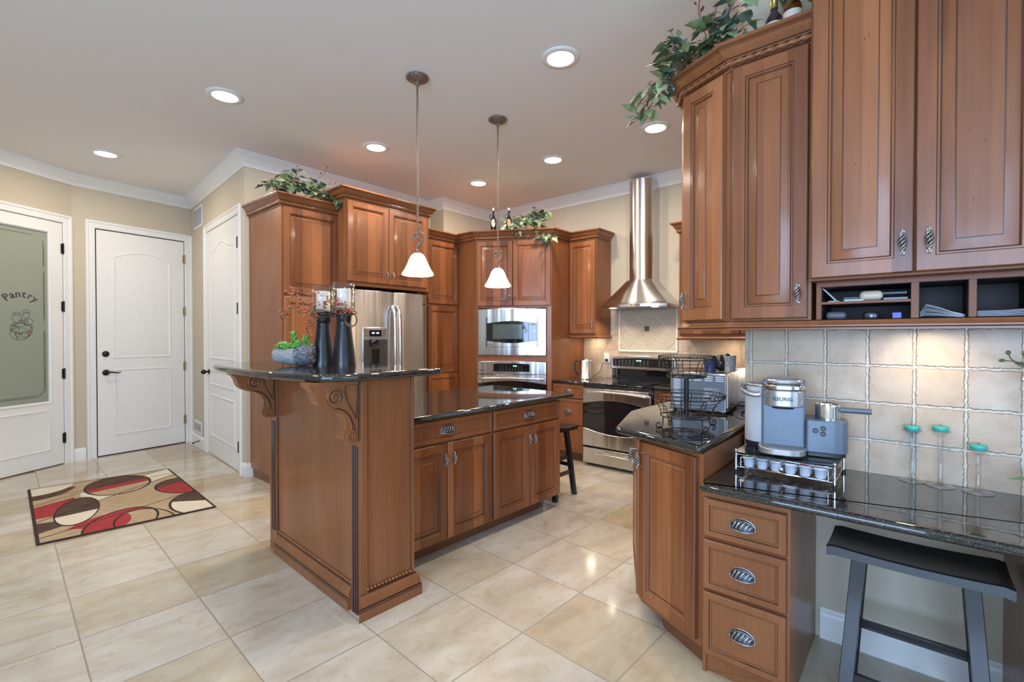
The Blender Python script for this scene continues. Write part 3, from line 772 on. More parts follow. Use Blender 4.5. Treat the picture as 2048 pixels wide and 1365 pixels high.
# ================================================================= rug
def rug():
    t = NT('patterned_rug_pile'); uv = t.n('ShaderNodeUVMap').outputs[0]
    sp = t.n('ShaderNodeSeparateXYZ'); t.l(uv, sp.inputs[0]); u, v = sp.outputs[0], sp.outputs[1]
    def stripe(c1, c2, sc):
        f = t.noise(t.mapping(uv, (sc, 22, 1)), 4, 4, .65)
        return t.ramp(f, [(.35, c1), (.65, c2)])
    tan = stripe((.33, .23, .13), (.52, .40, .25), 2.2); cream = stripe((.62, .55, .42), (.72, .66, .54), 2); red = stripe((.24, .02, .02), (.42, .035, .035), 3); brown = stripe((.035, .016, .010), (.12, .06, .035), 2)
    def ell(cx, cy, rx, ry, rot=0):
        du = t.math('SUBTRACT', u, cx); dv = t.math('SUBTRACT', v, cy)
        if rot:
            c, s = math.cos(rot), math.sin(rot)
            a = t.math('ADD', t.math('MULTIPLY', du, c), t.math('MULTIPLY', dv, s)); b = t.math('SUBTRACT', t.math('MULTIPLY', dv, c), t.math('MULTIPLY', du, s))
        else: a, b = du, dv
        a = t.math('DIVIDE', a, rx); b = t.math('DIVIDE', b, ry)
        return t.math('SQRT', t.math('ADD', t.math('MULTIPLY', a, a), t.math('MULTIPLY', b, b)))
    def line(x0, y0, x1, y1, bow=0):   # signed: >0 on the left of the line
        L = math.hypot(x1-x0, y1-y0); nx, ny = -(y1-y0)/L, (x1-x0)/L
        d = t.math('ADD', t.math('MULTIPLY', t.math('SUBTRACT', u, x0), nx), t.math('MULTIPLY', t.math('SUBTRACT', v, y0), ny))
        return d
    inside = lambda d: t.math('LESS_THAN', d, 1.0)
    pos = lambda d: t.math('GREATER_THAN', d, 0.0)
    band = lambda d, c, w_: t.math('LESS_THAN', t.math('ABSOLUTE', t.math('SUBTRACT', d, c)), w_)
    AND = lambda a, b: t.math('MULTIPLY', a, b)
    NOT = lambda a: t.math('SUBTRACT', 1.0, a)
    col = tan
    # cream areas
    e0 = ell(.02, 1.62, .27, .30); col = t.mix(inside(e0), col, cream)
    colb = ell(.02, 1.62, .30, .46); bb = AND(AND(inside(colb), NOT(inside(e0))), t.math('LESS_THAN', v, 1.46)); col = t.mix(bb, col, brown)
    l1 = line(0, .98, 1.0, 1.62); l2 = line(0.15, .62, 1.0, 1.34)
    col = t.mix(AND(AND(pos(l2), NOT(pos(l1))), t.math('GREATER_THAN', u, .30)), col, cream)
    red0 = AND(AND(t.math('LESS_THAN', u, .26), pos(line(0, .60, .3, .60))), NOT(pos(line(0, .92, .28, 1.08)))); col = t.mix(red0, col, red)
    br0 = AND(NOT(pos(line(0, .48, .3, .40))), pos(line(0, .21, .3, .40))); col = t.mix(AND(br0, t.math('LESS_THAN', u, .22)), col, brown)
    lines = [band(l1, 0, .006), band(l2, 0, .006), band(line(.48, .34, 1.0, .60), 0, .006), band(line(0, 1.19, .55, 1.30), 0, .006)]
    # bottom lens: red then tan
    r5 = ell(.30, .10, .17, .30, -.5); col = t.mix(AND(inside(r5), pos(line(.12, .22, .45, -.02))), col, red)
    r5b = ell(.44, .10, .20, .34, -.35); col = t.mix(AND(inside(r5b), NOT(inside(ell(.56, .02, .17, .32)))), col, red)
    c5 = ell(.56, .02, .17, .32)
    c2 = ell(.245, .64, .125, .37, -.15)
    col = t.mix(inside(c2), col, brown); col = t.mix(AND(inside(c2), NOT(pos(line(.05, .53, .4, .59)))), col, cream); 
    c1 = ell(.565, 1.26, .225, .34, -.12)
    col = t.mix(inside(c1), col, tan); col = t.mix(AND(inside(c1), pos(line(.30, 1.10, .80, 1.24))), col, red); col = t.mix(AND(inside(c1), pos(line(.30, 1.26, .80, 1.36))), col, brown)
    c3 = ell(1.0, .85, .23, .30, .1)
    col = t.mix(inside(c3), col, red); col = t.mix(AND(inside(c3), pos(line(.75, .88, 1.0, 1.0))), col, brown); 
    c4 = ell(1.0, .22, .25, .36, -.1)
    col = t.mix(inside(c4), col, cream); col = t.mix(AND(inside(c4), pos(line(.75, .40, 1.0, .22))), col, brown)
    for e in (c1, c2, c3, c4, c5, r5b): lines.append(band(e, 1.0, .035))
    m = lines[0]
    for q in lines[1:]: m = t.math('MAXIMUM', m, q)
    col = t.mix(m, col, (.02, .011, .008))
    edge = t.math('MAXIMUM', t.math('MAXIMUM', t.math('LESS_THAN', u, .018), t.math('GREATER_THAN', u, .985)), t.math('MAXIMUM', t.math('LESS_THAN', v, .02), t.math('GREATER_THAN', v, 1.59)))
    col = t.mix(edge, col, (.035, .015, .012))
    f = t.noise(t.mapping(uv, (1, 1, 1)), 260, 2)
    t.set(Base_Color=col, Roughness=.95); t.bump(f, .5, .003)
    O_ = Vector((.314, 4.319)); NR = Vector((1.315, 4.212)); FR = Vector((1.380, 5.785)); FL = Vector((.381, 5.93))
    me = bpy.data.meshes.new('area_rug'); bm = bmesh.new(); lay = bm.loops.layers.uv.new('UVMap')
    n = 12; grid = {}
    for i in range(n+1):
        for j in range(n+1):
            a, b = i/n, j/n; p = (O_*(1-a)+NR*a)*(1-b)+(FL*(1-a)+FR*a)*b
            grid[i, j] = bm.verts.new((p.x-.85, p.y-5.06, .009))
    for i in range(n):
        for j in range(n):
            f_ = bm.faces.new([grid[i, j], grid[i+1, j], grid[i+1, j+1], grid[i, j+1]])
            for lp, (a, b) in zip(f_.loops, [(i, j), (i+1, j), (i+1, j+1), (i, j+1)]): lp[lay].uv = (a/n, b/n*1.61)
    ext = bmesh.ops.extrude_face_region(bm, geom=bm.faces[:])
    for g in ext['geom']:
        if isinstance(g, bmesh.types.BMVert): g.co.z = 0.0005
    bmesh.ops.recalc_face_normals(bm, faces=bm.faces); bm.to_mesh(me); bm.free(); me.materials.append(t.m)
    o = bpy.data.objects.new('area_rug', me); C.objects.link(o); o.location = (.85, 5.06, 0)
    tag(o, 'rectangular beige rug with red and brown circles on the tiled floor by the doors', 'rug')
rug()

# ================================================================= ISLAND
IA = -.0375; IO = (1.248, 2.018)
isl = thing('kitchen_island', 'cherry wood kitchen island with a tall corbelled bar end and two drawers over four doors', 'kitchen island', (*IO, 0), IA)
# raised bar end
mb = MB()
mb.box(.018, .304, .018, 1.125, 0, 1.149)
mb.box(.018, .304, .012, .02, .125, 1.149)
for x0, x1 in ((.004, .022), (.290, .306)): mb.box(x0, x1, .004, .03, .0, 1.149)
# fluted posts of the end face
for y0, y1 in ((.03, .115), (1.045, 1.143)):
    mb.box(.006, .03, y0, y1, 0, 1.149)
    for k in range(3): mb.box(-.001, .008, y0+.014+k*.02, y0+.024+k*.02, .13 if y0 > .5 else .0, .82, 2)
mb.box(.004, .3, 1.12, 1.143, 0, 1.149); mb.box(.006, .03, .003, .03, 0, 1.149)
mb.box(.003, .03, .0, .012, .0, 1.149)
for x0 in (.0225, .0315, .2865): mb.box(x0, x0+.0022, .0095, .013, .125, 1.149, 1)
mb.box(.010, .03, .115, 1.045, 1.105, 1.149); mb.box(.012, .03, .115, 1.045, 1.101, 1.105, 1)
for y0 in (.117, 1.040, .006): mb.box(.013 if y0 > .01 else .002, .03, y0, y0+.003, .12, 1.149, 1)
mb.build('bar_panel', [WOODP, GLAZE, simple('dark_cherry', (.075, .032, .026), .35, coat=.3)], isl, bevel=.002)
BASEM = [(0, 0), (.026, 0), (.026, .045), (.0235, .048), (.0235, .052), (.025, .055), (.022, .060), (.020, .062), (.020, .066), (.018, .085), (.006, .112), (.002, .118), (0, .118)]
BM = [0, 0, 1, 0, 0, 1, 1, 0, 0, 0, 1, 0]
mb = MB(); mb.sweep([(-.004, 0.0), (.308, 0.0)], BASEM, m=0, mats=BM, prev=(-.004, .1), nxt=(.308, .1)); 
mb.sweep([(.012, 1.045), (.012, .115)], BASEM, m=0, mats=BM)
bm_ = mb.build('base_moulding', [WOODP, GLAZE], isl)
def beads(parent, pts, r, mat):
    mb = MB()
    for a, b in zip(pts[:-1], pts[1:]):
        a = Vector(a); b = Vector(b); n = int((b-a).length/(r*2.35)); d = (b-a).normalized(); ang = math.atan2(d.y, d.x)
        for i in range(n):
            p = a.lerp(b, (i+.5)/n); M = Matrix.Rotation(ang, 3, 'Z') @ Matrix.Rotation(.5, 3, 'Y')
            mb.sphere(p, r, 0, 8, 5, (1.15, .8, .95), M)
    return mb.build('bead_moulding', mat, parent)
beads(isl, [(.024, .004, .128), (.288, .004, .128)], .0085, WOODP)
beads(isl, [(.014, 1.04, .126), (.014, .12, .126)], .0085, WOODP)
# corbels
def spiral(cx, cz, r0, r1, a0, turns, n=34):
    return [(cx+(r0+(r1-r0)*i/n)*math.cos(a0+turns*2*PI*i/n), cz+(r0+(r1-r0)*i/n)*math.sin(a0+turns*2*PI*i/n)) for i in range(n+1)]
def smooth(P, n=6):
    out = []
    for i in range(len(P)-1):
        p0 = P[max(i-1, 0)]; p1 = P[i]; p2 = P[i+1]; p3 = P[min(i+2, len(P)-1)]
        for k in range(n):
            t = k/n; out.append(tuple(.5*((2*b)+(-a+c)*t+(2*a-5*b+4*c-d)*t*t+(-a+3*b-3*c+d)*t**3) for a, b, c, d in zip(p0, p1, p2, p3)))
    out.append(P[-1]); return out
def corbel(yc, wd=.075):
    # drawn in (x, z): x = distance out from the panel (towards -x), z from slab underside downwards
    out = [(0, 0), (.238, 0), (.238, -.022), (.225, -.034), (.215, -.055), (.205, -.085), (.18, -.112), (.14, -.128), (.105, -.142), (.078, -.165), (.066, -.195), (.066, -.225), (.074, -.243), (.078, -.262), (.068, -.283), (.045, -.295), (.02, -.298), (0, -.30)]
    body = smooth(out[3:], 4); prof = [(0, 0), (.238, 0), (.238, -.022)]+body
    M = Matrix(((-1, 0, 0, .0), (0, 0, 1, yc-wd/2), (0, 1, 0, 1.1485), (0, 0, 0, 1)))
    mb = MB(); mb.prism(prof, 0, wd, 0, M)
    mb.box(-.243, .0, yc-wd/2-.006, yc+wd/2+.006, 1.1285, 1.1487)
    def P3(x, z, side): return (-x, yc-wd/2-.002 if side < 0 else yc+wd/2+.002, 1.1485+z)
    for sd in (-1, 1):
        for pts, r, m in ((spiral(.118, -.075, .046, .007, PI*1.15, -1.9), .0042, 0), (spiral(.118, -.075, .039, .012, PI*1.15, -1.35), .0022, 1),
                       (spiral(.040, -.266, .027, .006, PI*.6, 1.6), .0036, 0),
                       (smooth([(.17, -.075), (.155, -.108), (.12, -.13), (.085, -.142), (.055, -.17), (.040, -.205), (.038, -.235)]), .0040, 0),
                       (smooth([(.125, -.125), (.085, -.135), (.05, -.165), (.028, -.21), (.022, -.24)]), .0028, 1),
                       ([(.012, -.02), (.012, -.19)], .0028, 1), ([(.012, -.02), (.07, -.02)], .0028, 1), (smooth([(.07, -.02), (.066, -.06), (.05, -.115), (.03, -.15), (.012, -.19)]), .0025, 1),
                       ([(.10, -.018), (.225, -.018)], .0028, 1)):
            mb.tube([P3(a, b, sd) for a, b in pts], r, m, 6)
    o = mb.build('corbel', [WOODP, GLAZE], isl, bevel=.0015)
    return o
corbel(.065); corbel(1.085)
# cabinet body
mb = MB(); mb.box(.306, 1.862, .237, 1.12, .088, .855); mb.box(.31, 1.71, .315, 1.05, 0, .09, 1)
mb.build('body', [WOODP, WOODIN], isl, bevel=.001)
drawer(isl, .322, 1.097, .708, .846, .237, .105); drawer(isl, 1.117, 1.857, .708, .846, .237, .105)
door(isl, .322, .703, .100, .697, .237, (.703-.028, .60, .075)); door(isl, .709, 1.095, .100, .697, .237, (.709+.035, .60, .075))
door(isl, 1.117, 1.488, .100, .697, .237, (1.488-.028, .60, .075)); door(isl, 1.494, 1.860, .100, .697, .237, (1.494+.028, .60, .075))
def iloc(x, y): c, s = math.cos(IA), math.sin(IA); return (IO[0]+x*c-y*s, IO[1]+x*s+y*c)
cnt = [iloc(*p) for p in round_poly([(.307, .195), (2.035, .195), (2.035, 1.16), (.307, 1.16)], [0, .035, .035, 0])]
slab('island_countertop', cnt, .857, .889, 'long black speckled granite worktop over the island drawers and doors')
arc = smooth([(-.200, .008), (-.222, .07), (-.262, .20), (-.296, .38), (-.315, .65), (-.317, .97), (-.300, 1.18), (-.270, 1.31)], 4)
bar_ = [(-.19, -.006), (-.07, -.072), (-.045, -.075), (.43, -.045), (.462, -.035), (.475, -.005), (.475, 1.36), (.44, 1.40), (-.15, 1.40), (-.24, 1.37)]+arc[::-1]
slab('bar_countertop', [iloc(*p) for p in bar_], 1.15, 1.186, 'raised black granite bar top with a curved overhang on carved corbels')

# ================================================================= REFRIGERATOR WALL CABINETS
tc = thing('pantry_cabinet', 'tall cherry pantry cabinet left of the refrigerator with an ivy arrangement on top', 'cabinet', (1.825, 4.20, 0))
mb = MB(); mb.box(0, .555, .0, .695, .09, 2.50); mb.box(.02, .555, .06, .69, 0, .09, 1)
mb.build('body', [WOODP, WOODIN], tc, bevel=.001)
door(tc, .012, .545, 1.728, 2.487, 0); door(tc, .012, .545, .10, 1.706, 0)
crown(tc, [(0, .69), (0, 0), (.535, 0)], 2.49, nxt=(.535, -.15))
oc = thing('wall_cabinet', 'two-door cherry cabinet above the refrigerator with the tallest crown moulding', 'cabinet', (2.345, 4.05, 0))
mb = MB(); mb.box(0, .985, 0, .84, 1.835, 2.655); mb.box(0, .035, .0, .84, 0, 1.835); mb.box(.95, .985, .14, .84, 0, 1.835)
mb.build('body', [WOODP, WOODIN], oc, bevel=.001)
door(oc, .012, .462, 1.872, 2.630, 0, (.43, 1.96, .06)); door(oc, .468, .945, 1.872, 2.630, 0, (.50, 1.96, .06))
crown(oc, [(0, .6), (0, 0), (.985, 0), (.985, .6)], 2.635)
rc = thing('pantry_cabinet', 'narrow tall cherry cabinet right of the refrigerator, beside the corner oven cabinet', 'cabinet', (3.42, 4.20, 0))
mb = MB(); mb.box(0, .47, .0, .69, .09, 2.46); mb.box(0, .47, .06, .69, 0, .09, 1)
mb.build('body', [WOODP, WOODIN], rc, bevel=.001)
door(rc, .01, .465, 1.725, 2.445, 0); door(rc, .01, .465, .93, 1.700, 0, prof=DOORP); door(rc, .01, .465, .10, .925, 0)
crown(rc, [(-.09, 0), (.47, 0)], 2.45, nxt=(.47, -.3))

# refrigerator
fr = thing('refrigerator', 'stainless steel french door refrigerator with ice dispenser and curved handles', 'refrigerator', (2.405, 4.08, 0))
mb = MB(); mb.box(0, .92, .04, .78, .02, 1.80); mb.build('body', simple('fridge_grey', (.2, .2, .2), .5, .3), fr, bevel=.004)
def fdoor(x0, x1, z0, z1, bulge, name='door'):
    # gently bowed steel door
    mb = MB(); n = 12
    pts = []
    for i in range(n+1):
        t = i/n; pts.append((x0+(x1-x0)*t, .0-bulge*math.sin(PI*t)**.7-.0))
    outline = [(x1, .035), (x0, .035)]+pts
    mb.prism(outline, z0, z1); o = mb.build(name, STEEL, fr, bevel=.004, seg=3)
    for p in o.data.polygons: p.use_smooth = True
    o.data.set_sharp_from_angle(angle=.5)
    return o
d1 = fdoor(.005, .487, .62, 1.805, .018); d2 = fdoor(.493, .925, .62, 1.805, .018); fdoor(.005, .925, .05, .61, .018, 'freezer_drawer')
def fhandle(dr, x):
    mb = MB(); pts = smooth([(x, -.018, 1.655), (x, -.045, 1.625), (x, -.065, 1.53), (x, -.072, 1.3), (x, -.070, 1.05), (x, -.058, .86), (x, -.018, .80)], 6)
    mb.tube(pts, .014, 0, 10, squash=(1.15, 1, 1)); mb.sphere((x, -.03, 1.645), .02, 0, 10, 6, (1, 1, 1.5))
    mb.build('handle', STEELH, dr)
fhandle(d1, .462); fhandle(d2, .523)
mb = MB(); mb.box(.115, .405, -.028, .0, 1.02, 1.445); dsp = mb.build('dispenser', SILVP, d1, bevel=.012, seg=3)
mb = MB(); mb.box(.125, .395, -.032, -.026, 1.035, 1.325); mb.build('dispenser_recess', simple('dispenser_grey', (.10, .10, .10), .3, .6), dsp, bevel=.008)
mb = MB(); mb.lathe([(.045, 0), (.05, -.02), (.042, -.05), (.02, -.07)], (.235, -.035, 1.325), 20); mb.box(.215, .30, -.036, -.033, 1.04, 1.23); mb.build('ice_chute', BLACKG, dsp)
mb = MB(); mb.box(.188, .325, -.034, -.027, 1.355, 1.415); dp = mb.build('display', BLACKG, dsp)
mb = MB()
for k in range(3):
    mb.box(.14, .168, -.0295, -.0275, 1.36+.024*k, 1.366+.024*k); mb.box(.345, .372, -.0295, -.0275, 1.36+.024*k, 1.366+.024*k)
mb.box(.215, .245, -.0352, -.0338, 1.38, 1.395, 1); mb.box(.265, .295, -.0352, -.0338, 1.38, 1.395, 1)
mb.build('display_marks', [BLACKM, emis('display_blue', (.5, .7, 1), .8)], dsp)
mb = MB(); mb.sphere((.868, -.0165, 1.70), .011, 0, 12, 6, (1, .15, 1)); mb.box(.883, .90, -.0155, -.014, 1.696, 1.704); mb.build('badge', BLACKM, d2)

# ================================================================= CORNER OVEN CABINET (diagonal)
OA = Vector((3.89, 3.884)); OANG = math.radians(-61.25); OW = .8746
ov = thing('oven_cabinet', 'diagonal corner cherry cabinet holding the microwave and wall oven', 'cabinet', (OA.x, OA.y, 0), OANG)
def wl(x, y): # world -> oven local
    v = Vector((x-OA.x, y-OA.y)); c, s = math.cos(-OANG), math.sin(-OANG); return (v.x*c-v.y*s, v.x*s+v.y*c)
foot = [(0, 0), (OW, 0), wl(4.66, 3.12), wl(4.99, 3.12), wl(4.99, 4.62), wl(4.07, 4.62), wl(3.895, 4.20)]
mb = MB()
mb.prism(foot, 1.69, 2.46); mb.prism(foot, .09, .50)
# stiles, rails and the sides between
mb.box(0, .027, 0, .55, .5, 1.69); mb.box(.823, OW, 0, .55, .5, 1.69); mb.box(.027, .823, 0, .02, 1.070, 1.135); mb.box(.027, .823, .0, .02, 1.676, 1.69)
mb.prism([(0, 0), (.02, .02), wl(3.91, 4.19), wl(3.895, 4.20)], .5, 1.69); mb.prism([(OW, 0), wl(4.985, 3.12), wl(4.985, 3.14), (OW-.02, .02)], .5, 1.69)
mb.prism([(.03, .05), (OW-.03, .05), wl(4.6, 3.2), wl(3.98, 4.15)], 0, .09, 1)
mb.build('body', [WOODP, WOODIN], ov, bevel=.001)
# side faces run back to the neighbours
door(ov, .008, .434, 1.70, 2.440, 0, (.407, 1.79, .06)); door(ov, .440, .866, 1.70, 2.440, 0, (.467, 1.79, .06)); door(ov, .008, .866, .10, .44, 0)
crown(ov, [wl(3.89, 4.20), (0, 0), (OW, 0), wl(4.67, 3.118)], 2.45, prev=wl(3.4, 4.2), nxt=wl(4.67, 2.7))
# microwave
mw = thing('microwave', 'built-in stainless steel microwave with trim kit and oval dark window', 'microwave', (OA.x, OA.y, 0), OANG)
mb = MB()
prof = [(0, 0, 0), (0, -.022, 0), (.006, -.028, 0), (.095, -.028, 0), (.098, -.022, 0), (.098, -.01, 0)]
n = 16
def mwo(d):
    x0, x1, z0, z1 = .029, .819, 1.138, 1.663; b = .012 if d < .05 else 0
    top = [((x1-d)+(x0-x1+2*d)*i/n, z1-d*1.02+b*math.sin(PI*i/n)) for i in range(n+1)]
    bot = [((x0+d)+(x1-x0-2*d)*i/n, z0+d*.98) for i in range(n+1)]
    return bot+top
rings(mb, mwo, prof, 0); mb.build('trim_frame', STEELH, mw)
mb = MB(); mb.box(.128, .72, -.0145, .25, 1.237, 1.563); mb.build('body', BLACKG, mw)
def lens(x0, x1, z0, z1, zc0, zc1, n=16):   # strip above / below a bowed window
    return [(x0, z0), (x1, z0)]+[(x1+(x0-x1)*i/n, zc0+(zc1-zc0)*math.sin(PI*(.08+.84*i/n))) for i in range(n+1)]
Mf = Matrix(((1, 0, 0, 0), (0, 0, 1, 0), (0, 1, 0, 0), (0, 0, 0, 1)))
mb = MB()
mb.prism([(.14, 1.565), (.715, 1.565)]+[(.715-.575*i/n, 1.503+.025*math.sin(PI*i/n)) for i in range(n+1)], -.026, -.012, 0, Mf)
mb.prism([(.14, 1.235), (.715, 1.235)]+[(.715-.575*i/n, 1.302-.025*math.sin(PI*i/n)) for i in range(n+1)], -.026, -.012, 0, Mf)
mdoor = mb.build('door', STEELH, mw)
mb = MB(); mb.box(.14, .618, -.0205, -.012, 1.28, 1.528); mb.box(.62, .715, -.0205, -.012, 1.28, 1.528); mb.build('window', BLACKG, mdoor)
mb = MB(); mb.box(.205, .545, -.0215, -.0203, 1.325, 1.490); mb.build('window_mesh', simple('mw_mesh', (.10, .13, .13), .12, .4, coat=.5), mdoor)
mb = MB(); mb.box(.617, .6185, -.0275, -.012, 1.237, 1.563); mb.build('door_gap', BLACKM, mw)
mb = MB()
for r in range(7):
    for c_ in range(4):
        if r in (0, 1, 2, 3) and c_ in (1,): continue
        mb.box(.635+.02*c_, .643+.02*c_, -.0222, -.0204, 1.33+.021*r, 1.337+.021*r)
mb.sphere((.685, -.021, 1.405), .012, 0, 12, 6, (1, .3, 1)); 
mb.box(.645, .70, -.0222, -.0204, 1.482, 1.500, 1); mb.build('keypad', [WHITEP, simple('lcd_green', (.12, .2, .12), .3)], mw)
mb = MB(); mb.box(.63, .712, -.0285, -.0255, 1.243, 1.278); mb.build('door_button', STEELH, mw, bevel=.002)
mb = MB(); mb.sphere((.165, -.0265, 1.262), .007, 0, 10, 5, (1, .2, 1)); mb.box(.178, .20, -.0275, -.0255, 1.259, 1.265); mb.build('badge', BLACKM, mw)
# wall oven
wo = thing('wall_oven', 'stainless steel wall oven below the microwave in the corner cabinet', 'oven', (OA.x, OA.y, 0), OANG)
mb = MB(); mb.box(.04, .81, .01, .5, .51, 1.065); mb.build('body', BLACKM, wo)
mb = MB(); mb.prism([(.029, .925), (.819, .925)]+[(.819-.79*i/n, 1.064+.010*math.sin(PI*i/n)) for i in range(n+1)], -.03, .01, 0, Mf); cp = mb.build('control_panel', STEELH, wo, bevel=.003)
mb = MB(); mb.prism([(.215, .955), (.632, .955)]+[(.632-.417*i/n, 1.040+.008*math.sin(PI*i/n)) for i in range(n+1)], -.034, -.029, 0, Mf); ds = mb.build('display', BLACKG, cp)
mb = MB(); mb.box(.445, .462, -.0355, -.0335, 1.012, 1.024); mb.box(.468, .485, -.0355, -.0335, 1.012, 1.024)
for c_ in range(8):
    for r in range(4):
        if c_ in (3, 4) and r > 1: continue
        mb.box(.285+.036*c_, .297+.036*c_, -.0353, -.0337, .968+.016*r, .972+.016*r, 1)
mb.build('display_marks', [LEDG, GREYP], cp)
mb = MB(); mb.sphere((.06, -.031, .965), .008, 0, 10, 5, (1, .2, 1)); mb.box(.075, .105, -.0322, -.03, .962, .968); mb.build('badge', BLACKM, cp)
mb = MB()
mb.prism([(.029, .845), (.029, .918), (.819, .918), (.819, .845)]+[(.819-.79*i/n, .815+.035*math.sin(PI*i/n)+.0) for i in range(n+1)], -.03, .01, 0, Mf)
mb.box(.029, .819, -.028, .01, .51, .60)
od = mb.build('door', STEELH, wo, bevel=.002)
mb = MB(); mb.box(.032, .816, -.0245, .01, .59, .86); mb.build('window', BLACKG, od)
mb = MB(); mb.tube(smooth([(.06, -.03, .868), (.075, -.062, .872), (.2, -.075, .880), (.424, -.08, .884), (.65, -.075, .880), (.77, -.062, .872), (.788, -.03, .868)], 5), .0095, 0, 10); mb.build('handle', STEELH, od)

# ================================================================= UPPER CABINET LEFT OF HOOD
uc = thing('wall_cabinet', 'single-door cherry wall cabinet left of the range hood chimney', 'cabinet', (4.67, 3.118, 0), -PI/2)
mb = MB(); mb.box(0, .362, 0, .33, 1.365, 2.46); mb.build('body', [WOODP], uc, bevel=.001)
door(uc, .010, .354, 1.385, 2.44, 0, (.325, 1.49, .075))
crown(uc, [(0, 0), (.362, 0), (.362, .30)], 2.45, prev=(0, -.3)); light_rail(uc, [(0, 0), (.366, 0), (.366, .32)], 1.37, prev=(0, -.3))
ur = thing('wall_cabinet', 'cherry wall cabinet right of the hood, mostly hidden behind the near cabinets', 'cabinet', (4.67, 1.815, 0), -PI/2)
mb = MB(); mb.box(0, 1.15, 0, .33, 1.355, 2.38); mb.build('body', [WOODP], ur, bevel=.001)
door(ur, .012, .57, 1.375, 2.365, 0); door(ur, .576, 1.14, 1.375, 2.365, 0)
crown(ur, [(0, .30), (0, 0), (1.15, 0)], 2.37, sc=1.05); light_rail(ur, [(-.003, .32), (-.003, 0), (1.15, 0)], 1.358)

# ================================================================= BASE CABINETS ALONG THE RANGE WALL
bl = thing('base_cabinet', 'three-drawer cherry base cabinet immediately left of the range', 'cabinet', (4.34, 3.11, 0), -PI/2)
mb = MB(); mb.box(0, .405, .0, .65, .085, .838); mb.box(0, .405, .05, .64, 0, .085, 1); mb.build('body', [WOODP, WOODIN], bl, bevel=.001)
drawer(bl, .008, .398, .685, .828, 0, .09); drawer(bl, .008, .398, .395, .672, 0, .09); drawer(bl, .008, .398, .100, .382, 0, .09)
slab('countertop', [(4.31, 3.112), (4.31, 2.69), (4.985, 2.69), (4.985, 3.112)][::1], .84, .872, 'short black granite worktop under the kettle, left of the range')
br_ = thing('base_cabinet', 'cherry base cabinet right of the range, behind the toaster oven counter', 'cabinet', (4.34, 1.925, 0), -PI/2)
mb = MB(); mb.box(0, .6, .0, .64, .085, .838); mb.box(0, .6, .05, .63, 0, .085, 1); mb.build('body', [WOODP, WOODIN], br_, bevel=.001)
drawer(br_, .008, .59, .685, .828, 0, .09); door(br_, .008, .59, .10, .675, 0)

# ================================================================= RANGE
SMOKEG = simple('burner_mark_grey', (.06, .06, .065), .2)
rg = thing('range', 'stainless steel range with black glass cooktop and arched oven window', 'range', (4.30, 2.682, 0), -PI/2)
RW = .75
mb = MB(); mb.box(.004, RW-.004, .02, .66, .03, .845); mb.build('body', BLACKM, rg, bevel=.002)
mb = MB(); mb.prism([(0, .02), (.01, -.005), (RW-.01, -.005), (RW, .02), (RW, .60), (0, .60)], .845, .868); ct = mb.build('cooktop', BLACKG, rg, bevel=.004)
for cx, cy, r in ((.19, .17, .10), (.56, .17, .08), (.19, .43, .08), (.56, .43, .10)):
    mb = MB(); mb.tube([(cx+r*math.cos(2*PI*i/40), cy+r*math.sin(2*PI*i/40), .8678) for i in range(40)], .0009, 0, 4, closed=True)
    mb.build('burner_ring', SMOKEG, ct)
mb = MB()
mb.prism([(0, .655), (0, .815), (RW, .815), (RW, .655)]+[(RW-RW*i/n, .655+.048*math.sin(PI*i/n)) for i in range(1, n)], -.028, .02, 0, Mf)
mb.prism([(0, .215), (RW, .215), (RW, .40)]+[(RW-RW*i/n, .40-.048*math.sin(PI*i/n)) for i in range(1, n)]+[(0, .40)], -.028, .02, 0, Mf)
od = mb.build('oven_door', STEELH, rg, bevel=.003)
mb = MB(); mb.box(.004, RW-.004, -.022, .02, .35, .71); mb.build('window', BLACKG, od)
mb = MB(); mb.tube(smooth([(.03, -.028, .772), (.045, -.06, .775), (.2, -.07, .786), (.375, -.074, .790), (.55, -.07, .786), (.705, -.06, .775), (.72, -.028, .772)], 5), .010, 0, 10); mb.build('handle', STEELH, od)
mb = MB(); mb.box(0, RW, -.026, .02, .035, .195); dr = mb.build('warming_drawer', STEELH, rg, bevel=.004)
mb = MB(); mb.tube(smooth([(.12, -.026, .150), (.15, -.045, .147), (.375, -.055, .150), (.6, -.045, .147), (.63, -.026, .150)], 5), .009, 0, 8, squash=(1, 1, .8)); mb.build('handle', STEELH, dr)
# backguard with arched steel top and black control strip
mb = MB(); mb.box(0, RW, .60, .66, .845, .99); mb.build('backguard_base', BLACKG, rg, bevel=.003)
mb = MB(); mb.prism([(-.003, .985), (RW+.003, .985)]+[(RW+.003-(RW+.006)*i/n, 1.118+.022*math.sin(PI*i/n)) for i in range(n+1)], .565, .66, 0, Mf); bg = mb.build('backguard', STEELH, rg, bevel=.008, seg=3)
mb = MB(); mb.prism([(.03, 1.018), (RW-.03, 1.018)]+[(RW-.03-(RW-.06)*i/n, 1.098+.014*math.sin(PI*i/n)) for i in range(n+1)], .558, .568, 0, Mf); mb.build('control_panel', BLACKG, bg)
mb = MB(); mb.box(.32, .345, .5565, .559, 1.078, 1.09); mb.box(.352, .377, .5565, .559, 1.078, 1.09)
for c_ in range(15):
    for r in range(4):
        if c_ in (6, 10, 11): continue
        mb.box(.06+.043*c_, .075+.043*c_, .5568, .5585, 1.032+.016*r, 1.036+.016*r, 1)
mb.build('display_marks', [LEDG, SILVP], bg)
mb = MB(); mb.box(.01, RW-.01, .06, .5, 0, .03); mb.build('base', BLACKM, rg)

# ================================================================= RANGE HOOD
hd = thing('range_hood', 'stainless steel chimney range hood with flared canopy over the range', 'range hood', (5.0, 2.30, 0), -PI/2)
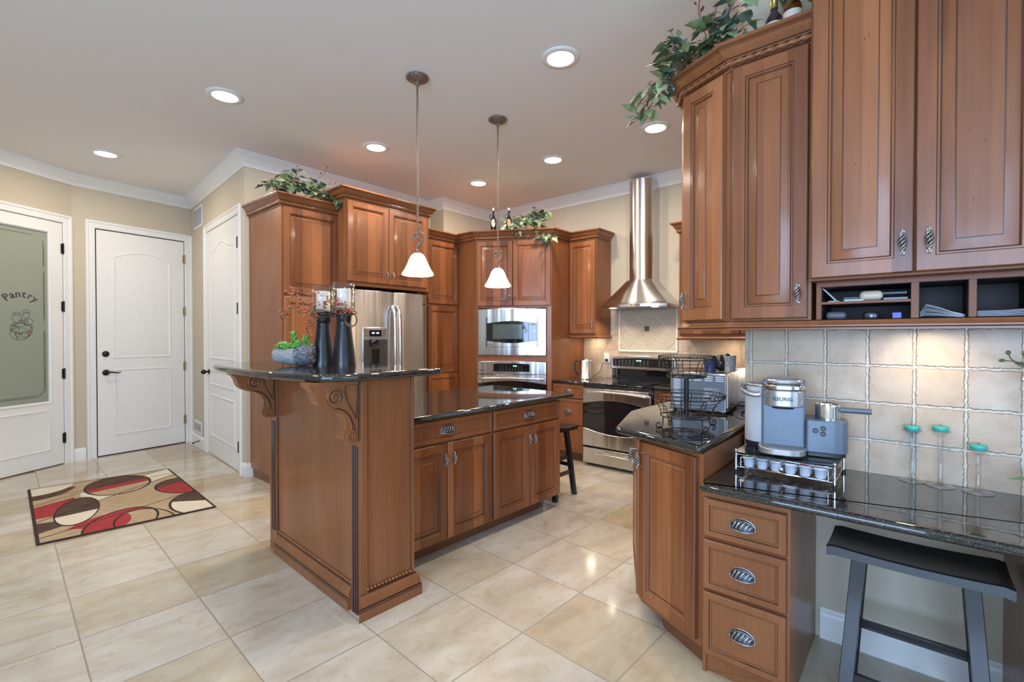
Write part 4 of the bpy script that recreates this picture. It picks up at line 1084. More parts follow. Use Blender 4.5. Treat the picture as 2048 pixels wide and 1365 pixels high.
# local: x right along wall, y = into wall; wall at y=0, towards room is -y
mb = MB(); HW = .375
def hood_out(wx, dpt, nose): # outline from back-left, round the front, to back-right
    pts = [(-wx, 0), (-wx, -dpt)]
    for i in range(1, 12):
        t = i/12; pts.append((-wx+2*wx*t, -dpt-nose*math.sin(PI*t)))
    return pts+[(wx, -dpt), (wx, 0)]
levels = [(.375, .36, .12, 1.662), (.375, .36, .12, 1.690), (.372, .355, .118, 1.694), (.345, .342, .108, 1.725), (.285, .31, .095, 1.79), (.222, .275, .08, 1.86), (.168, .242, .07, 1.925), (.142, .225, .062, 1.96)]
prev = None
for wx, dp_, ns, z in levels:
    o_ = hood_out(wx, dp_, ns); b = len(mb.v); mb.v += [(x, y, z) for x, y in o_]; k = len(o_)
    if prev is not None:
        for i in range(k): mb.f.append([prev+i, prev+(i+1) % k, b+(i+1) % k, b+i]); mb.m.append(0); mb.sm.append(True)
    else: mb.f.append(list(reversed(range(b, b+k)))); mb.m.append(0); mb.sm.append(False)
    prev = b
mb.f.append([prev+i for i in range(k)]); mb.m.append(0); mb.sm.append(False)
can = mb.build('canopy', steel('canopy_steel', 'z', (.66, .65, .62), .26, .04), hd); can.data.set_sharp_from_angle(angle=.6)
mb = MB(); ns = 20
ch = [(-.138, 0), (-.138, -.14)]+[(-.138*math.cos(PI*i/ns), -.14-.12*math.sin(PI*i/ns)) for i in range(1, ns)]+[(.138, -.14), (.138, 0)]
mb.prism(ch, 1.93, CEIL-.055); cmn = mb.build('chimney', STEEL, hd)
for p in cmn.data.polygons: p.use_smooth = True
cmn.data.set_sharp_from_angle(angle=.6)
mb = MB(); mb.box(-.37, .37, -.34, -.02, 1.652, 1.663); mb.build('filter', simple('filter_steel', (.35, .35, .35), .4, 1), hd)
for x in (-.24, .24):
    mb = MB(); mb.lathe([(.03, 0), (.032, .006)], (x, -.36, 1.657), 16); mb.build('hood_lamp', UCL, hd)
mb = MB()
for k in range(4): mb.cyl((.05+.025*k, -.470, 1.677), (.05+.025*k, -.482, 1.677), .006, 0, 8)
mb.build('button', BLACKM, hd)
for y in (2.54, 2.06): area('hood_lamp', (4.66, y, 1.645), (0, 0, 0), .05, .05, 2.2, LAMP, 'DISK', 2.2)

# ================================================================= BACKSPLASH ON RANGE WALL
mb = MB(); mb.box(4.988, 5.0, .65, 3.115, .87, 1.385); mb.box(4.988, 5.0, 1.90, 2.70, 1.385, 1.72); struct(mb.build('wall_range_backsplash', RANGETILE))
mb = MB(); mb.box(2.64, 4.99, .65, .662, .91, 1.385); struct(mb.build('wall_return_backsplash', RETTILE))
dpn = thing('decorative_tile_panel', 'cream diamond-pattern stone tile panel with rope border behind the range', 'tile panel', (4.988, 2.645, 0), -PI/2)
PW, Z0, Z1 = .70, 1.175, 1.70
mb = MB(); mb.box(.02, PW-.02, -.006, .0, Z0+.02, Z1); mb.build('grout_backing', CREAMG, dpn)
mb = MB(); s_ = .165; cx, cz = .350, 1.438
def clip_poly(P, x0, x1, z0, z1):
    for ax, lim, sg in ((0, x0, 1), (0, x1, -1), (1, z0, 1), (1, z1, -1)):
        out = []
        for i in range(len(P)):
            a, b = P[i-1], P[i]; da = (a[ax]-lim)*sg; db = (b[ax]-lim)*sg
            if (da >= 0) != (db >= 0):
                t = da/(da-db); out.append((a[0]+(b[0]-a[0])*t, a[1]+(b[1]-a[1])*t))
            if db >= 0: out.append(b)
        P = out
        if len(P) < 3: return []
    return P
hd_ = s_/math.sqrt(2)
for i in range(-6, 7):
    for j in range(-6, 7):
        x = cx+(i-j)*hd_; z = cz+(i+j)*hd_ + hd_
        g = hd_-.0042
        P = clip_poly([(x, z-g), (x+g, z), (x, z+g), (x-g, z)], .024, PW-.024, Z0+.024, Z1)
        if P: mb.prism(P, -.011, -.005, 0, Mf)
mb.build('diamond_tile', CREAM, dpn, bevel=.0015)
mb = MB(); M45 = .028; mb.box(cx-M45, cx+M45, -.0125, -.0045, cz-M45, cz+M45); mb.build('bronze_insert', BRONZET, dpn, bevel=.002)
rope(dpn, [(.012, -.008, Z1), (.012, -.008, Z0+.012), (PW-.012, -.008, Z0+.012), (PW-.012, -.008, Z1)], .0135, 'rope_border', CREAMG, pitch=.04)

# ================================================================= RETURN-RUN BASE CABINET (angled end) AND COUNTER
AE0 = Vector((2.122, 1.005)); AE1 = Vector((1.965, .662)); AEd = (AE1-AE0); AEW = AEd.length; AEA = math.atan2(AEd.y, AEd.x)
ac = thing('base_cabinet', 'cherry end base cabinet with one angled door, under the taller granite counter', 'cabinet', (AE0.x, AE0.y, 0), AEA)
def al(x, y): v = Vector((x-AE0.x, y-AE0.y)); c, s = math.cos(-AEA), math.sin(-AEA); return (v.x*c-v.y*s, v.x*s+v.y*c)
foot = [(0, 0), (AEW, 0), al(2.50, .664), al(2.50, .662), al(4.30, .664), al(4.30, 1.26), al(2.62, 1.26)]
foot = [(0, 0), (AEW, 0), al(4.255, .664), al(4.255, 1.26), al(2.60, 1.26)]
mb = MB(); mb.prism(foot, .085, .878)
ft = [(.10, .05), (AEW+.01, .032), al(4.25, .668), al(4.25, 1.20), al(2.66, 1.20)]
mb.prism(ft, 0, .086, 1)
mb.build('body', [WOODP, WOODIN], ac, bevel=.001)
door(ac, .006, AEW-.022, .112, .862, 0, (.028, .775, .08), prof=FLATP)
dd = MB(); rings(dd, rect_out(0, .62, .112, .862), DOORP, 0)
# neighbouring door that faces the range side; only its pull shows past the corner
a2 = Vector(al(2.60, 1.26)); b2 = Vector((0, 0)); ang2 = math.atan2((b2-a2).y, (b2-a2).x); L2 = (b2-a2).length
dd = MB(); rings(dd, rect_out(.02, L2-.008, .112, .862), DOORP, 0)
d_ = dd.build('door', [WOOD, GLAZE], ac, loc=(a2.x, a2.y, 0), rz=ang2); cage_handle(d_, L2-.045, -.0215, .775, .08)
slab('countertop', round_poly([(1.935, .664), (4.265, .664), (4.265, 1.30), (2.62, 1.315), (2.10, 1.135)][::1], [.03, 0, 0, .03, .03]), .88, .912,
     'taller black granite counter with clipped corners carrying the toaster oven and wire basket stand')
slab('countertop', [(4.27, .664), (4.985, .664), (4.985, 1.925), (4.31, 1.925), (4.31, 1.32), (4.27, 1.32)], .84, .872, 'black granite worktop right of the range, mostly behind the toaster oven')

# ================================================================= DESK
dk = thing('drawer_cabinet', 'cherry desk cabinet with three cup-pull drawers left of the desk knee space', 'cabinet', (1.952, .658, 0), -PI/2)
mb = MB(); mb.box(.0, .310, 0, .57, .075, .742); mb.box(.0, .310, .02, .57, 0, .076); mb.box(-.0, .012, .004, .02, 0, .075)
mb.build('body', [WOODP, WOODIN], dk, bevel=.001)
FILL = .012
drawer(dk, .006, .302, .561, .715, 0, .088); drawer(dk, .006, .302, .352, .549, 0, .088); drawer(dk, .006, .302, .088, .340, 0, .088)
slab('desk_countertop', round_poly([(1.893, -1.6), (2.52, -1.6), (2.52, .655), (1.893, .655)], [0, 0, 0, .015]), .745, .778, 'lower black granite desk top under the stone tile wall, holding the coffee maker')
dk2 = thing('drawer_cabinet', 'dark side of the desk cabinet right of the knee space, at the right edge', 'cabinet', (1.95, -.245, 0), -PI/2)
mb = MB(); mb.box(0, .6, 0, .57, .075, .742); mb.box(0, .6, .02, .57, 0, .076); mb.build('body', [WOODP], dk2, bevel=.001)
drawer(dk2, .01, .59, .561, .715, 0); drawer(dk2, .01, .59, .352, .549, 0); drawer(dk2, .01, .59, .088, .340, 0)
mb = MB(); mb.box(2.516, 2.53, -1.6, .648, .778, 1.46); struct(mb.build('wall_desk_backsplash', DESKTILE))

# ================================================================= UPPER CABINETS AT RIGHT
# (a) angled end cabinet
U1 = Vector((2.235, .640)); U0 = Vector((2.35, .885)); Ud = U1-U0; UW = Ud.length; UA = math.atan2(Ud.y, Ud.x)
ua = thing('wall_cabinet', 'narrow angled cherry wall cabinet at the left end of the near upper cabinets, ivy above', 'cabinet', (U0.x, U0.y, 0), UA)
def ul(x, y): v = Vector((x-U0.x, y-U0.y)); c, s = math.cos(-UA), math.sin(-UA); return (v.x*c-v.y*s, v.x*s+v.y*c)
mb = MB(); mb.prism([(0, 0), (UW, 0), ul(2.53, .655), ul(4.3, .664), ul(4.3, .94), ul(2.45, .94)], 1.405, 2.545); mb.build('body', [WOODP], ua, bevel=.001)
door(ua, .004, UW-.026, 1.432, 2.53, 0, (.030, 1.53, .08))
crown(ua, [ul(2.45, .94), (0, 0), (UW, 0)], 2.53, prev=ul(4.3, .94), nxt=ul(2.24, .3)); light_rail(ua, [ul(2.45, .94), (0, 0), (UW, 0)], 1.425, prev=ul(4.3, .94), nxt=ul(2.24, .3))
# (b) single door
ub = thing('wall_cabinet', 'single tall-door cherry wall cabinet with bottles above, left of the cubby shelves', 'cabinet', (2.235, .640, 0), -PI/2)
mb = MB(); mb.box(0.002, .31, 0, .29, 1.405, 2.545); mb.build('body', [WOODP], ub, bevel=.001)
door(ub, .012, .300, 1.432, 2.53, 0, (.268, 1.53, .08))
crown(ub, [(0, 0), (.318, 0)], 2.53, prev=(.245*-.42, .245*.9)); light_rail(ub, [(0, 0), (.335, 0)], 1.425, prev=(.245*-.42, .245*.9))
# (c) big two-door cabinet with cubbies
WOODF = wood('satin_cherry_wood', (0.14, 0.045, 0.017), (0.27, 0.10, 0.04), rough=.5, coat=.05, bands=False)
CUBBY_SHADE = simple('shade_dark_interior', (.022, .012, .009), .6)  # near-black colour stands in for the shade inside the cubbies
uC = thing('wall_cabinet', 'largest two-door cherry wall cabinet at right with open mail cubbies beneath its doors', 'cabinet', (2.235, .325, 0), -PI/2)
mb = MB()
mb.box(0.0, .95, -.075, .29, 1.572, 2.80)
CW = .95
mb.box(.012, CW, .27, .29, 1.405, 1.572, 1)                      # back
mb.box(.012, CW, 0, .27, 1.405, 1.423)                        # bottom
mb.box(.012, CW, 0, .27, 1.553, 1.572)                        # top rail
mb.box(.012, .029, 0, .27, 1.423, 1.553)                       # stile
for x0, x1 in ((.302, .324), (.452, .472), (.60, .62), (.93, .95)): mb.box(x0, x1, 0, .27, 1.423, 1.553)
mb.box(.029, .302, 0, .27, 1.484, 1.494)                      # shelf
mb.build('body', [WOODF, CUBBY_SHADE], uC, bevel=.001)
door(uC, .006, .309, 1.580, 2.72, -.075, (.309-.030, 1.685, .088)); door(uC, .313, .625, 1.580, 2.72, -.075, (.313+.036, 1.685, .088)); door(uC, .629, .94, 1.580, 2.72, -.075)
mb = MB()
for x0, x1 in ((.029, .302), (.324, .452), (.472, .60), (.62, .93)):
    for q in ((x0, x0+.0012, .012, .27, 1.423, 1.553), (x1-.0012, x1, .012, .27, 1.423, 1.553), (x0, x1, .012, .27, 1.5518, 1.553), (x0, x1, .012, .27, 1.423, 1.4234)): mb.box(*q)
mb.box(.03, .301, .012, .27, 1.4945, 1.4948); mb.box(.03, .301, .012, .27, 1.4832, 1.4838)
mb.build('cubby_shade_lining', CUBBY_SHADE, uC)  # thin sheets added inside the openings, shade painted as dark colour
light_rail(uC, [(.0195, 0), (.95, 0)], 1.425)
mb = MB(); mb.sphere((.06, .03, 1.568), .016, 0, 10, 5, (1, .6, .5)); mb.build('cabinet_bumper', WHITEP, uC)
crown(uC, [(0, .29), (0, -.075), (.95, -.075)], 2.79)
# under-cabinet lamps
def puck(x, y, z, p):
    area('under_cabinet_lamp', (x, y, z-.012), (0, 0, 0), .06, .06, p, (1, .80, .56), 'DISK')
puck(2.36, -.02, 1.39, 1.35)
puck(4.86, 2.93, 1.355, 1.1)
puck(4.80, 1.40, 1.345, 1.4)
puck(3.3, .80, 1.39, 1.1)

# things in the cubbies (local frame of the desk wall: x to the right, y into the wall)
def dloc(x, y): return (2.235+y, .325-x)
def dthing(name, label, cat, x, y, z, rz=0, group=None): return thing(name, label, cat, (*dloc(x, y), z), -PI/2+rz, group)
def dobj(mb, name, mat, label, cat, x, y, z, rz=0, group=None, bevel=0):
    o = mb.build(name, mat, loc=(*dloc(x, y), z), rz=-PI/2+rz, bevel=bevel); return tag(o, label, cat, group)
zU, zL = 1.495, 1.4237
mb = MB(); M_ = Matrix.Rotation(-.72, 4, 'Y'); mb.box(-.0015, .0015, 0, .10, 0, .07, 0, M_); mb.box(-.028, .006, 0, .1, 0, .003)
dobj(mb, 'folded_card', PAPER, 'folded pale card leaning at the left end of the upper cubby shelf', 'card', .078, .02, zU)
mb = MB(); mb.box(0, .075, 0, .12, 0, .016)
dobj(mb, 'notepad', simple('green_grey_cover', (.10, .14, .12), .6), 'dark green notepad under a white slip in the upper cubby', 'notepad', .098, .035, zU, bevel=.001)
mb = MB(); mb.box(0, .06, 0, .09, 0, .005)
dobj(mb, 'paper_slip', PAPER, 'small stack of white slips in front of the green notepad', 'paper', .103, .012, zU)
mb = MB(); mb.box(-.036, .036, -.028, .028, 0, .037)
dobj(mb, 'eyeglass_case', simple('cream_case', (.62, .52, .38), .35), 'rounded cream case on the upper cubby shelf', 'case', .185, .042, zU, bevel=.0165)
mb = MB(); mb.cyl((-.035, 0, .018), (.035, 0, .018), .0155, 0, 16); mb.sphere((-.035, 0, .018), .016, 0, 10, 6, (.4, 1, 1))
dobj(mb, 'black_pouch', simple('wrinkled_black_plastic', (.015, .015, .018), .2, bumpscale=60, bumpstr=.6), 'shiny black rolled pouch at the right end of the upper cubby', 'pouch', .255, .05, zU+.008)
mb = MB(); mb.box(-.035, .035, 0, .1, 0, .008)
dobj(mb, 'booklet', PAPERB, 'grey-blue booklet beneath the black pouch in the upper cubby', 'booklet', .258, .02, zU, bevel=.001)
mb = MB(); mb.box(-.034, .034, -.028, .028, 0, .032)
dobj(mb, 'eyeglass_case', simple('slate_case', (.08, .09, .11), .35), 'dark grey rounded case in the lower cubby at left', 'case', .075, .042, zL, bevel=.014)
mb = MB(); mb.lathe([(.024, 0), (.026, .004), (.026, .02), (.022, .027), (.002, .030)], n=24)
dobj(mb, 'round_tin', simple('gunmetal_tin', (.12, .13, .15), .25, .8), 'small round dark metal tin in the lower cubby', 'tin', .185, .04, zL)
mb = MB(); mb.box(-.014, .014, 0, .05, 0, .024); mb.sphere((0, .02, .024), .012, 0, 10, 5, (1, 1, .4))
dobj(mb, 'blue_stapler', BLUEP, 'small vivid blue plastic piece at the right of the lower cubby', 'stationery', .262, .03, zL, bevel=.003)
mb = MB()
for k in range(4): mb.tube([(.01*math.cos(a)+.004*k, .008*math.sin(a), .006+.002*k) for a in [2*PI*i/10 for i in range(10)]], .002, 0, 5, closed=True)
dobj(mb, 'key_ring', BRONZE, 'tangle of dark keys beside the blue piece in the lower cubby', 'keys', .226, .03, zL)
# mail: folded envelopes in the second cubby, flat stack in the third
rr = random.Random(11)
def sheet(pts, wdt, th, m=0):
    mb = MB(); vs = []
    for x, z in pts: vs += [(x, 0, z), (x, wdt, z), (x, 0, z+th), (x, wdt, z+th)]
    fs = []
    for i in range(len(pts)-1):
        a = i*4; b = a+4; fs += [(a, b, b+2, a+2), (a+1, a+3, b+3, b+1), (a+2, b+2, b+3, a+3), (a, a+1, b+1, b)]
    fs += [(0, 2, 3, 1), (len(vs)-4, len(vs)-3, len(vs)-1, len(vs)-2)]
    return mb.add(vs, fs, 0)
for k in range(9):
    x1 = .445-.003*(k % 3); lift = .006+.0048*k; s0 = .326+.002*(k % 2)
    zc = [(s0+.001, .002+lift*.4), (s0+.010+.001*k, .001+lift*1.05), (s0+.05, .001+lift*.80), (s0+.085, .0007+lift*.42), (x1, .0004+.0013*k)]
    mb = sheet(zc, .16, .0010)
    dobj(mb, 'envelope', PAPER if k % 3 else PAPERB, 'one of the curled white envelopes fanned in the middle cubby', 'envelope', 0, .006+.003*(k % 3), zL, 0, 'fanned mail in the middle cubby')
for k in range(8):
    mb = sheet([(.474+.001*(k % 2), .0005+.0026*k), (.54, .0005+.0027*k), (.592-.003*(k % 3), .0005+.0033*k)], .14, .0011)
    dobj(mb, 'envelope', PAPER if k % 2 else PAPERB, 'one of the flat-stacked envelopes in the right cubby', 'envelope', 0, .01+.003*(k % 3), zL, 0, 'stacked mail in the right cubby')

# ================================================================= WINE BOTTLES AND FRAME ABOVE
def bottle(x, y, z, label, body, foil, lab, h=.30, r=.037, ring=False):
    o = thing('wine_bottle', label, 'bottle', (x, y, z))
    mb = MB(); mb.lathe([(r*.9, 0), (r, .008), (r, h*.60), (r*.92, h*.66), (r*.55, h*.735), (r*.40, h*.78), (r*.38, h*.97), (r*.42, h*.975), (r*.42, h)], n=24); mb.build('glass', body, o)
    mb = MB(); mb.lathe([(r*.43, h*.80), (r*.41, h*.96), (r*.46, h*.963), (r*.46, h*1.003), (r*.3, h*1.008)], n=20, cap0=False); mb.build('foil', foil, o)
    mb = MB(); mb.lathe([(r+.0008, h*.18), (r+.0008, h*.585)], n=24, cap0=False, cap1=False); mb.build('label', lab, o)
    if ring: mb = MB(); mb.cyl((r*.4, -.0, h*.84), (r*1.1, -.01, h*.87), .008, 0, 10); mb.build('tag', BLACKM, o)
    return o
bottle(2.36, .497, 2.546, 'dark red wine bottle with gold foil neck on top of the near upper cabinets', BOTD, GOLDF, LABEL, .322)
bottle(2.36, .425, 2.546, 'amber bottle with black neck and white label beside the gold-foil bottle', AMBER, BLACKM, LABEL, .36, .037, True)
fm = thing('picture_frame', 'dark carved frame leaning above the near upper cabinets at the top edge', 'frame', (2.455, .345, 2.546), -PI/2)
mb = MB(); M_ = Matrix.Rotation(-.38, 4, 'Y'); mb.box(-.012, .012, -.05, .05, .0, .42, 0, M_); mb.build('frame_bar', simple('dark_olive_wood', (.05, .042, .02), .4), fm, bevel=.002)
mb = MB()
for k in range(14): mb.sphere(M_ @ Vector((-.002, -.052, .02+.028*k)), .007, 0, 8, 5)
mb.build('carved_beads', simple('dark_red_bead', (.12, .03, .02), .3, coat=.5), fm)

# ================================================================= FOLIAGE
def leaf(mb, p, d, up, L, W, m=0, fold=.25, ivy=False):
    d = Vector(d).normalized(); up = Vector(up); s = d.cross(up)
    if s.length < 1e-4: s = d.orthogonal()
    s.normalize(); nrm = s.cross(d).normalized()
    shape = [(0, 0), (.18, .55), (.38, 1), (.62, .82), (.85, .35), (1, 0)] if not ivy else [(0, 0), (.05, .75), (.30, .62), (.36, 1.15), (.55, .55), (1, 0)]
    n = len(shape); cen = [p+d*L*a+nrm*(-.22*L*a*a) for a, b in shape]
    vs = list(cen)
    for sg in (1, -1): vs += [cen[i]+s*sg*shape[i][1]*W/2+nrm*fold*shape[i][1]*W/2 for i in range(1, n-1)]
    fs = []
    for off, flip in ((n, 0), (2*n-2, 1)):
        idx = [0]+[off+i for i in range(n-2)]+[n-1]
        for i in range(n-1):
            q = [i, i+1, idx[i+1], idx[i]]; q = [a for k, a in enumerate(q) if a not in q[:k]]
            if len(q) >= 3: fs.append(q if flip else q[::-1])
    mb.add(vs, fs, m, True)
def ivy(name, label, loc, rz, nodes, nleaf, seed, L=(.045, .085), sprigs=(), spread=.07, ivyf=.5, cat='plant'):
    rg_ = random.Random(seed); o = thing(name, label, cat, loc, rz)
    lf = MB(); st = MB()
    for k in range(len(nodes)):
        pts = nodes[k]; sp = smooth(pts, 5); st.tube(sp, .0028, 0, 5)
        for i in range(nleaf):
            q = Vector(sp[rg_.randrange(len(sp))])
            off = Vector((rg_.gauss(0, 1), rg_.gauss(0, 1), abs(rg_.gauss(0, .8))))*spread*.55
            tip = q+off; st.tube([q, q.lerp(tip, .5)+Vector((0, 0, .01)), tip], .0012, 0, 4)
            d = Vector((off.x+rg_.uniform(-.03, .03), off.y-.02, rg_.uniform(-.06, .03)))
            l_ = rg_.uniform(*L); leaf(lf, tip, d, (rg_.uniform(-.4, .4), rg_.uniform(-.9, .2), 1), l_, l_*rg_.uniform(.5, .75), rg_.choice([0, 1, 1, 2, 2]), .22, rg_.random() < ivyf)
    lf.build('leaves', [GREEN, GREEN2, BLUEGREEN], o)
    st.build('stems', STEM, o)
    if sprigs:
        mb = MB()
        for sp in sprigs:
            s2 = smooth(sp, 6); mb.tube(s2, .0022, 0, 5)
            for i in range(len(s2)//2, len(s2)):
                if rg_.random() < .45:
                    q = Vector(s2[i]); tp = q+Vector((rg_.uniform(-.025, .025), rg_.uniform(-.02, .02), rg_.uniform(0, .03))); mb.tube([q, tp], .001, 0, 4); mb.sphere(tp, rg_.uniform(.005, .008), 1, 7, 5)
        mb.build('berry_sprig', [STEM, DRED], o)
    return o
ivy('ivy_arrangement', 'artificial ivy with a curly berry sprig on the leftmost tall cabinet by the refrigerator', (2.08, 4.26, 2.596), 0,
    [[(-.28, .05, .02), (-.12, .0, .08), (.05, 0, .10), (.18, -.03, .05)], [(-.2, 0, .05), (-.05, .02, .12), (.10, 0, .16)], [(-.05, 0, .1), (.10, -.06, .03), (.22, -.10, .0), (.34, -.12, -.02)],
     [(-.1, .02, .05), (-.10, .03, .15), (-.08, .02, .22)], [(-.15, 0, .05), (-.27, -.04, .05), (-.32, -.02, .05)]], 38, 5, L=(.05,.10), sprigs=[[(.05, 0, .1), (.1, 0, .22), (.17, .01, .28), (.2, 0, .36)], [(.05, 0, .08), (.16, 0, .18), (.26, 0, .2)]])
ivy('ivy_arrangement', 'artificial ivy trailing over the crown of the diagonal corner oven cabinet', (4.20, 3.48, 2.556), OANG,
    [[(-.22, -.02, .03), (-.05, 0, .08), (.12, 0, .10), (.26, -.05, .05)], [(-.1, 0, .06), (.05, .02, .13), (.2, 0, .18)], [(.1, 0, .08), (.22, -.08, .0), (.30, -.13, -.08), (.36, -.15, -.16)],
     [(.1, 0, .1), (.22, .02, .16), (.30, .02, .19)], [(-.05, -.05, .05), (-.02, -.1, .0), (0.02, -.12, -.05)]], 36, 8, L=(.06,.11), ivyf=.8, sprigs=[[(0, .05, .1), (-.05, .05, .2), (-.08, .05, .32)]])
ivy('ivy_arrangement', 'large artificial ivy draped over the crown of the near angled cabinet at right', (2.30, .76, 2.645), UA,
    [[(-.36, -.10, -.14), (-.22, -.08, -.04), (-.08, -.05, .03), (.06, -.02, .05), (.18, 0, .04)], [(-.2, -.06, .0), (-.05, 0, .06), (.10, .02, .10)], [(-.30, -.12, -.10), (-.16, -.1, -.02), (0, -.08, .02)],
     [(.0, 0, .06), (.06, .02, .14), (.10, .03, .20)], [(-.1, -.02, .04), (-.14, -.04, .10), (-.16, -.04, .14)]], 40, 21, L=(.045, .10), spread=.06, ivyf=.15,
    sprigs=[[(0, 0, .08), (-.03, 0, .18), (-.06, 0, .27), (-.05, 0, .34)], [(.0, 0, .08), (.03, 0, .17), (.05, 0, .24)], [(-.02, 0, .16), (-.06, 0, .20), (-.10, 0, .21)]])

# oil bottles on the corner cabinet
def oil(x, y, label, lab):
    o = thing('oil_bottle', label, 'bottle', (x, y, 2.556))
    mb = MB(); mb.lathe([(.030, 0), (.033, .01), (.035, .09), (.030, .14), (.014, .18), (.012, .225), (.015, .23), (.015, .24)], n=20); mb.build('glass', BLACKG, o)
    mb = MB(); mb.tube(smooth([(-.03*math.cos(.86), .03*math.sin(.86), .14), (-.045*math.cos(.86), .045*math.sin(.86), .17), (-.03*math.cos(.86), .03*math.sin(.86), .2), (-.012, .008, .195)]), .005, 0, 8); mb.build('handle', BLACKG, o)
    mb = MB(); mb.lathe([(.009, .235), (.011, .265), (.006, .27)], n=12); mb.build('stopper', LABEL, o)
    mb = MB(); dx, dy = -.759, -.651
    mb.sphere((dx*.0345, dy*.0345, .09), .022, 0, 14, 8, (1, .12, 2.1), Matrix.Rotation(-.8618, 3, 'Z')); mb.build('label', lab, o)
oil(4.01, 3.72, 'black oil bottle with a cream oval label on the corner cabinet, the left one', LABEL)
oil(4.12, 3.58, 'black oil bottle with an orange label on the corner cabinet, beside the ivy', simple('orange_label', (.62, .34, .18), .6))

# ================================================================= ON THE BAR
ZB = 1.1865
def candle_holder(x, y, H, label, clabel, rb=.068):
    o = thing('candle_holder', label, 'candle holder', (x, y, ZB))
    mb = MB(); mb.lathe([(rb, 0), (rb, .006), (rb*.97, .02), (rb*.60, H*.74), (rb*.56, H*.80), (rb*.60, H*.81), (rb*.60, H*.86), (rb*.70, H*.93), (rb*.72, H*.96), (rb*.72, H), (.01, H)], n=40)
    mb.build('base', CANDLEH, o)
    mb = MB(); g = rb*.92
    mb.lathe([(g, H+.004), (g, H+.158), (g-.003, H+.158), (g-.003, H+.004), (g, H+.004)], n=40, cap0=False, cap1=False); mb.build('hurricane_glass', GLASS, o)
    mb = MB(); mb.lathe([(.038, 0), (.0385, .004), (.0385, .118), (.036, .121), (.008, .119), (.002, .117)], n=28); mb.cyl((0, 0, .117), (0, 0, .128), .0012, 1, 5)
    tag(mb.build('pillar_candle', [WAX, BLACKM], loc=(x, y, ZB+H+.0015)), clabel, 'candle')
candle_holder(1.418, 2.70, .315, 'dark flared candle holder with hurricane glass, the farther left one', 'white pillar candle inside the farther left hurricane glass')
candle_holder(1.468, 2.555, .325, 'dark flared candle holder with hurricane glass, the nearer right one', 'white pillar candle inside the nearer right hurricane glass')
# berry garland wound round both holders
g = thing('berry_garland', 'orange berry garland with dark twigs wrapped round the two candle holders', 'garland', (1.44, 2.62, ZB+.30))
mb = MB(); bb = MB(); rr = random.Random(4)
rx = Vector((.651, -.759, 0))   # picture right
dn = Vector((-.759, -.651, 0))  # toward the camera
def GP(a, b, c=0): return rx*a+dn*c+Vector((0, 0, b))
twigs = [[(-.02, .02, .09), (-.08, .03, .10), (-.13, .06, .09), (-.19, .10, .08), (-.215, .13, .08)], [(-.05, .02, .09), (-.12, .02, .1), (-.18, .045, .09), (-.22, .03, .08)], [(-.06, 0, .09), (-.09, -.04, .1), (-.12, -.08, .09), (-.11, -.12, .09)],
         [(-.03, .02, .1), (-.01, .05, .1), (.0, .08, .1)], [(0, .01, .1), (.06, .02, .1), (.11, .02, .09), (.14, .03, .08)], [(-.22, .0, .08), (-.24, -.01, .08), (-.27, -.02, .07), (-.25, .01, .07)],
         [(.02, .02, .1), (.05, .055, .1), (.085, .06, .1)], [(-.07, .02, .1), (-.07, .08, .1), (-.09, .12, .09)], [(-.04, .02, .1), (-.06, .0, .1), (-.1, -.01, .1)], [(-.1, .02, .1), (-.13, .0, .1), (-.16, .03, .1)]]
for T in twigs:
    P_ = smooth([tuple(GP(*q)) for q in T], 6); mb.tube(P_, .0016, 0, 5)
    for i in range(len(P_)//3, len(P_)):
        for q in range(3):
            if rr.random() < .8:
                p = Vector(P_[i])+Vector((rr.gauss(0, .012), rr.gauss(0, .012), rr.gauss(0, .012))); bb.sphere(p, rr.uniform(.0042, .0068), 0 if rr.random() < .93 else 1, 7, 5)
# vine loops
for cx_, cy_, H_, r_ in ((1.418, 2.70, .315, .064), (1.468, 2.555, .325, .066)):
    for q in range(3):
        mb.tube([(cx_-1.44+(r_+.004*q)*math.cos(2*PI*i/24), cy_-2.62+(r_+.004*q)*math.sin(2*PI*i/24), H_-.30-.012*q+.008*math.sin(4*PI*i/24+q)) for i in range(24)], .0032, 0, 6, closed=True)
for q in range(3):
    mb.tube([tuple(GP(.125+(.030+.003*q)*math.cos(2*PI*i/20), -.035+(.036+.002*q)*math.sin(2*PI*i/20), .06+.006*q)) for i in range(20)], .003, 0, 6, closed=True)
mb.build('twigs', STEM, g); bb.build('berries', [BERRY, GREEN], g)
# succulent planter
pl = thing('succulent_planter', 'rough grey stone-look log planter with bright green succulents on the bar', 'plant', (1.262, 2.74, ZB), -.86)
mb = MB(); rr = random.Random(9)
n1, n2 = 26, 14; vs = []
for j in range(n2+1):
    ph = PI*j/n2; 
    for i in range(n1):
        a = 2*PI*i/n1; x = .118*math.cos(ph)*-1; rr_ = (.070+.012*x/.118)*math.sin(ph)**.32
        y = rr_*math.cos(a)*.95; z = .062+rr_*math.sin(a)*.86
        if z > .098 and x < .03: z = .098+(z-.098)*.3
        z = max(z, .0); k = 1+rr.uniform(-.05, .05)
        vs.append((x*(1+rr.uniform(-.03, .03)), y*k, z*k if z > 0 else 0))
mb.add(vs, [(j*n1+i, j*n1+(i+1) % n1, (j+1)*n1+(i+1) % n1, (j+1)*n1+i) for j in range(n2) for i in range(n1)], 0, False)
t = NT('rough_bark_stone'); n1_ = t.noise(t.mapping(t.obj(), (40, 160, 160)), 1.0, 5, .7, 1.2); n2_ = t.noise(t.obj(), 90, 5, .8, 2.0)
sx_ = t.n('ShaderNodeSeparateXYZ'); t.l(t.obj(), sx_.inputs[0]); endf = t.math('GREATER_THAN', t.math('ADD', sx_.outputs[0], t.math('MULTIPLY', n2_, .05)), .045)
